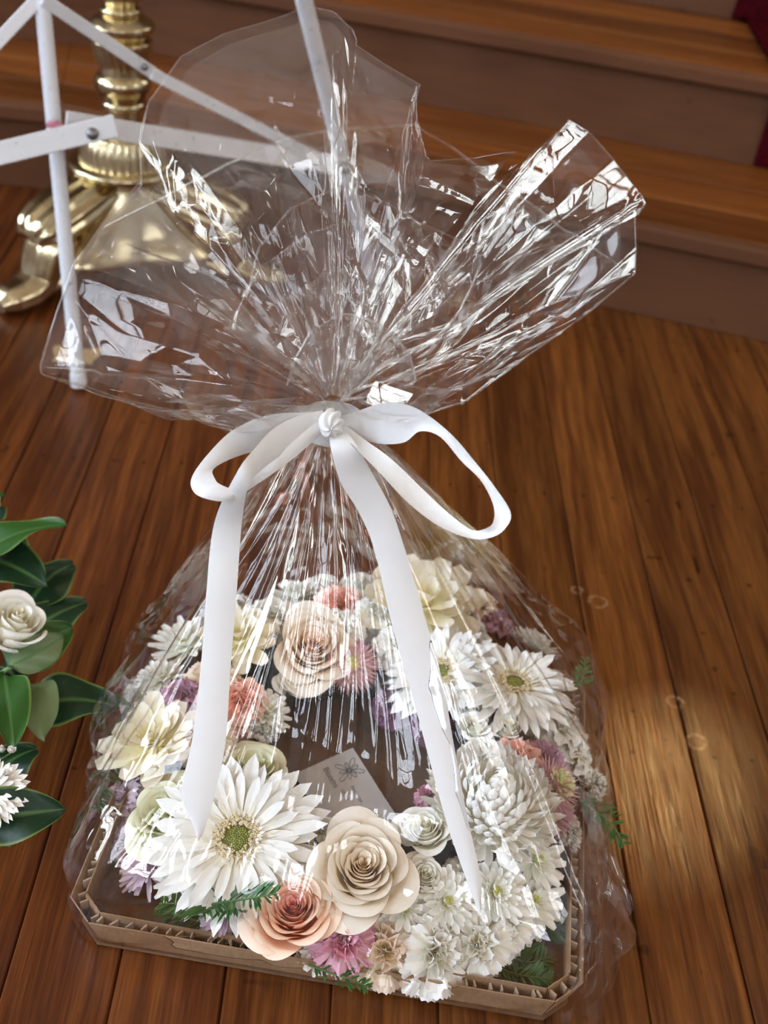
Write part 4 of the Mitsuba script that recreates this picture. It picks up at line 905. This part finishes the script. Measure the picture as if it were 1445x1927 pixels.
ribbon('loop', [((-0.0110, 0.8000, 0.4185), (-0.0065, 0.8000, 0.4085)), ((0.0048, 0.7950, 0.4280), (0.0116, 0.7950, 0.4041)), ((0.0205, 0.7850, 0.4416), (0.0271, 0.7850, 0.4083)), ((0.0362, 0.7750, 0.4490), (0.0406, 0.7750, 0.4177)), ((0.0519, 0.7650, 0.4486), (0.0497, 0.7650, 0.4337)), ((0.0703, 0.7450, 0.4454), (0.0628, 0.7480, 0.4411)), ((0.0868, 0.7300, 0.4350), (0.0784, 0.7350, 0.4310)),
                ((0.1007, 0.7150, 0.4260), (0.0919, 0.7200, 0.4261)), ((0.1124, 0.7000, 0.4157), (0.1013, 0.7100, 0.4142)), ((0.1096, 0.6950, 0.4058), (0.1018, 0.7000, 0.4072)), ((0.1017, 0.6950, 0.3979), (0.0968, 0.7000, 0.4009)), ((0.0893, 0.7000, 0.3917), (0.0885, 0.7100, 0.3924)), ((0.0688, 0.7150, 0.3886), (0.0724, 0.7300, 0.3919)), ((0.0463, 0.7350, 0.3922), (0.0554, 0.7500, 0.3956)), ((0.0223, 0.7550, 0.4049), (0.0324, 0.7650, 0.4084)), ((0.0021, 0.7750, 0.4126), (0.0135, 0.7850, 0.4097)), ((-0.0097, 0.7900, 0.4179), (-0.0028, 0.8000, 0.4125))])
kn = trimesh.creation.icosphere(subdivisions=4, radius=1.0); kv = kn.vertices
kv = kv * (1 + .14 * np.sin(7 * np.arctan2(kv[:, 2], kv[:, 0]) + 5 * kv[:, 1]))[:, None]
part(bow, 'knot', ply(tm(kv * [.0085, .008, .0105] + np.array((-0.0128, 0.7850, 0.4220)), kn.faces), 'mat_satin', True))
tb = lathe([(.0235, -.014), (.0252, -.012), (.0252, -.003), (.0235, -.001)], 48); tb.apply_translation(KN); part(bow, 'band', ply(tb, 'mat_satin', True))

# ------------------------------------------------------------------ bouquet at the left edge
gs = thing('greenery_spray', 'spray of glossy dark green leaves beside the wreath at the left edge', 'foliage')
def leaf(b, tip, w, arch=.01, roll=0.0, c=(.022, .075, .018), edge=(.15, .23, .05), rib=(.07, .15, .04), fold=.14, back=False):
    b, tip = np.array(b), np.array(tip); L = np.linalg.norm(tip - b); x = unit(tip - b); y = unit(np.cross(Z, x)); z = np.cross(x, y)
    y, z = y * math.cos(roll) + z * math.sin(roll), z * math.cos(roll) - y * math.sin(roll)
    u = np.linspace(0, 1, 22); v_ = np.linspace(-1, 1, 17); U, V = np.meshgrid(u, v_, indexing='ij')
    wd = w * .74 * (np.sin(np.pi * U ** .8) ** .62 * (1 - .15 * U) + .01)
    yy = V * wd; zz = arch * np.sin(np.pi * U) + fold * np.abs(V) * wd - .004 * np.sin(U * 9 + V * 2) * np.abs(V)
    P = b + x * (U * L)[..., None] + y * yy[..., None] + z * zz[..., None]
    m1 = np.clip(1 - np.abs(V) / .07, 0, 1)[..., None]; m2 = np.clip((np.abs(V) - .92) / .08, 0, 1)[..., None]
    vein = (np.clip(np.cos((U * 6 - np.abs(V) * .9) * 2 * np.pi) - .93, 0, 1) * 5)[..., None] * .25
    tt = .5 - .5 * np.maximum(m1, vein)[..., 0] + .5 * m2[..., 0]
    C = np.stack([np.clip(tt, 0, 1), np.full(U.shape, pal(rib, c, edge))], -1)
    v, f = grid(P); part(gs, 'leaf', mikit.ply(tm(v, f), 'mat_leaf', smooth=True, uv=C.reshape(-1, 2)))
DK, BR, LT = (.010, .033, .012), (.024, .085, .010), (.13, .18, .075)
leaf((-0.3636, 0.9912, 0.1000), (-0.2747, 1.0311, 0.1300), .042, c=BR, roll=-.2)
leaf((-0.3653, 1.0276, 0.0800), (-0.2813, 0.9696, 0.1000), .042, c=DK, roll=.3)
leaf((-0.3689, 1.0773, 0.0700), (-0.3207, 1.0447, 0.0700), .030, c=DK)
leaf((-0.3077, 0.9740, 0.0600), (-0.2733, 1.0437, 0.0700), .042, c=DK, fold=.1)
leaf((-0.3103, 0.9119, 0.0550), (-0.2486, 0.9902, 0.0650), .046, c=DK, fold=.1)
leaf((-0.2968, 0.8763, 0.0750), (-0.2481, 0.9273, 0.0850), .034, c=BR, roll=.5)
leaf((-0.2921, 0.8702, 0.0830), (-0.2504, 0.9038, 0.0950), .024, c=LT, edge=LT, roll=1.0)
leaf((-0.2978, 0.8668, 0.0750), (-0.2611, 0.7642, 0.0850), .029, c=BR)
leaf((-0.2794, 0.8479, 0.0500), (-0.1914, 0.8572, 0.0550), .046, c=DK, fold=.08)
leaf((-0.2783, 0.8676, 0.0650), (-0.2438, 0.7933, 0.0700), .032, c=LT, edge=LT, rib=LT)
leaf((-0.2874, 0.7514, 0.0450), (-0.2522, 0.7968, 0.0550), .036, c=DK)
leaf((-0.2857, 0.7147, 0.0500), (-0.2109, 0.7262, 0.0600), .034, c=DK, roll=.7, fold=.5)
leaf((-0.2780, 0.7155, 0.0400), (-0.2521, 0.7009, 0.0400), .024, c=LT, edge=LT, rib=LT)
leaf((-0.3679, 1.0837, 0.1000), (-0.3543, 1.0987, 0.1100), .020, c=BR)
leaf((-0.3748, 1.0819, 0.0800), (-0.3618, 1.1130, 0.0800), .024, c=DK)
leaf((-0.3181, 0.9015, 0.0500), (-0.2826, 0.8724, 0.0500), .030, c=(.008, .02, .008), edge=(.008, .02, .008))
sg = (.14, .22, .06)
part(gs, 'stem', ply(tube(smooth_path([(-0.3681, 0.8730, 0.0200), (-0.3257, 0.8748, 0.0500), (-0.2997, 0.8764, 0.0700), (-0.2835, 0.8833, 0.0800)], 20), .0022, 8), two(princ(sg, .5))))
part(gs, 'stem', ply(tube(smooth_path([(-0.3681, 0.8730, 0.0200), (-0.3541, 0.9397, 0.0500), (-0.3485, 0.9862, 0.0800), (-0.3529, 1.0250, 0.0900)], 20), .0022, 8), two(princ(sg, .5))))
part(gs, 'stem', ply(tube(smooth_path([(-0.3681, 0.8730, 0.0200), (-0.3219, 0.8193, 0.0300), (-0.2874, 0.7498, 0.0400), (-0.2764, 0.7113, 0.0450)], 20), .0022, 8), two(princ(sg, .5))))
PROTO['rose_white'] = rose(30, (.85, .82, .62), (.87, .86, .80), n=18, openness=.45)
k = thing('rose', 'large white rose among the glossy leaves at the left edge', 'flower'); place(k, 'rose_white', np.array((-0.2905, 0.8930, 0.1150)), (.35, -.05, .9), .044, 1.0)
k = thing('gerbera', 'white daisy cut by the left edge of the frame below the glossy leaves', 'flower'); place(k, 'gerbera', np.array((-0.2736, 0.7242, 0.0750)), (-.1, -.45, 1), .034, .3)
for i, (p, lab) in enumerate(((((-0.2615, 0.7568, 0.0900)), 'tiny white gypsophila bud just under the hanging bright leaf'), (((-0.2594, 0.7352, 0.0850)), 'tiny white gypsophila bud just above the daisy at the left edge'), (((-0.2721, 0.7618, 0.0850)), 'tiny white gypsophila bud at the very left edge'))):
    k = thing('gypsophila_bud', lab, 'flower', 'gypsophila buds at the left edge'); p = np.array(p)
    L_ = []
    rg = np.random.default_rng(40 + i)
    for j in range(14):
        v, f, c_ = strap(.0062, .005, rg.uniform(.3, 1.4), .6, rounded, nu=4, nv=3, c0=(.7, .68, .6), c1=WHITE, az=rg.uniform(0, 6.28)); L_.append((v + p, f, c_))
    part(k, 'petals', mk(join(L_)), kind='stuff')
    part(k, 'stem', ply(tube(smooth_path([p, p + [-.008, .006, -.012], p + [-.03, .01, -.035]], 8), .0006, 5), two(princ(sg, .5))))
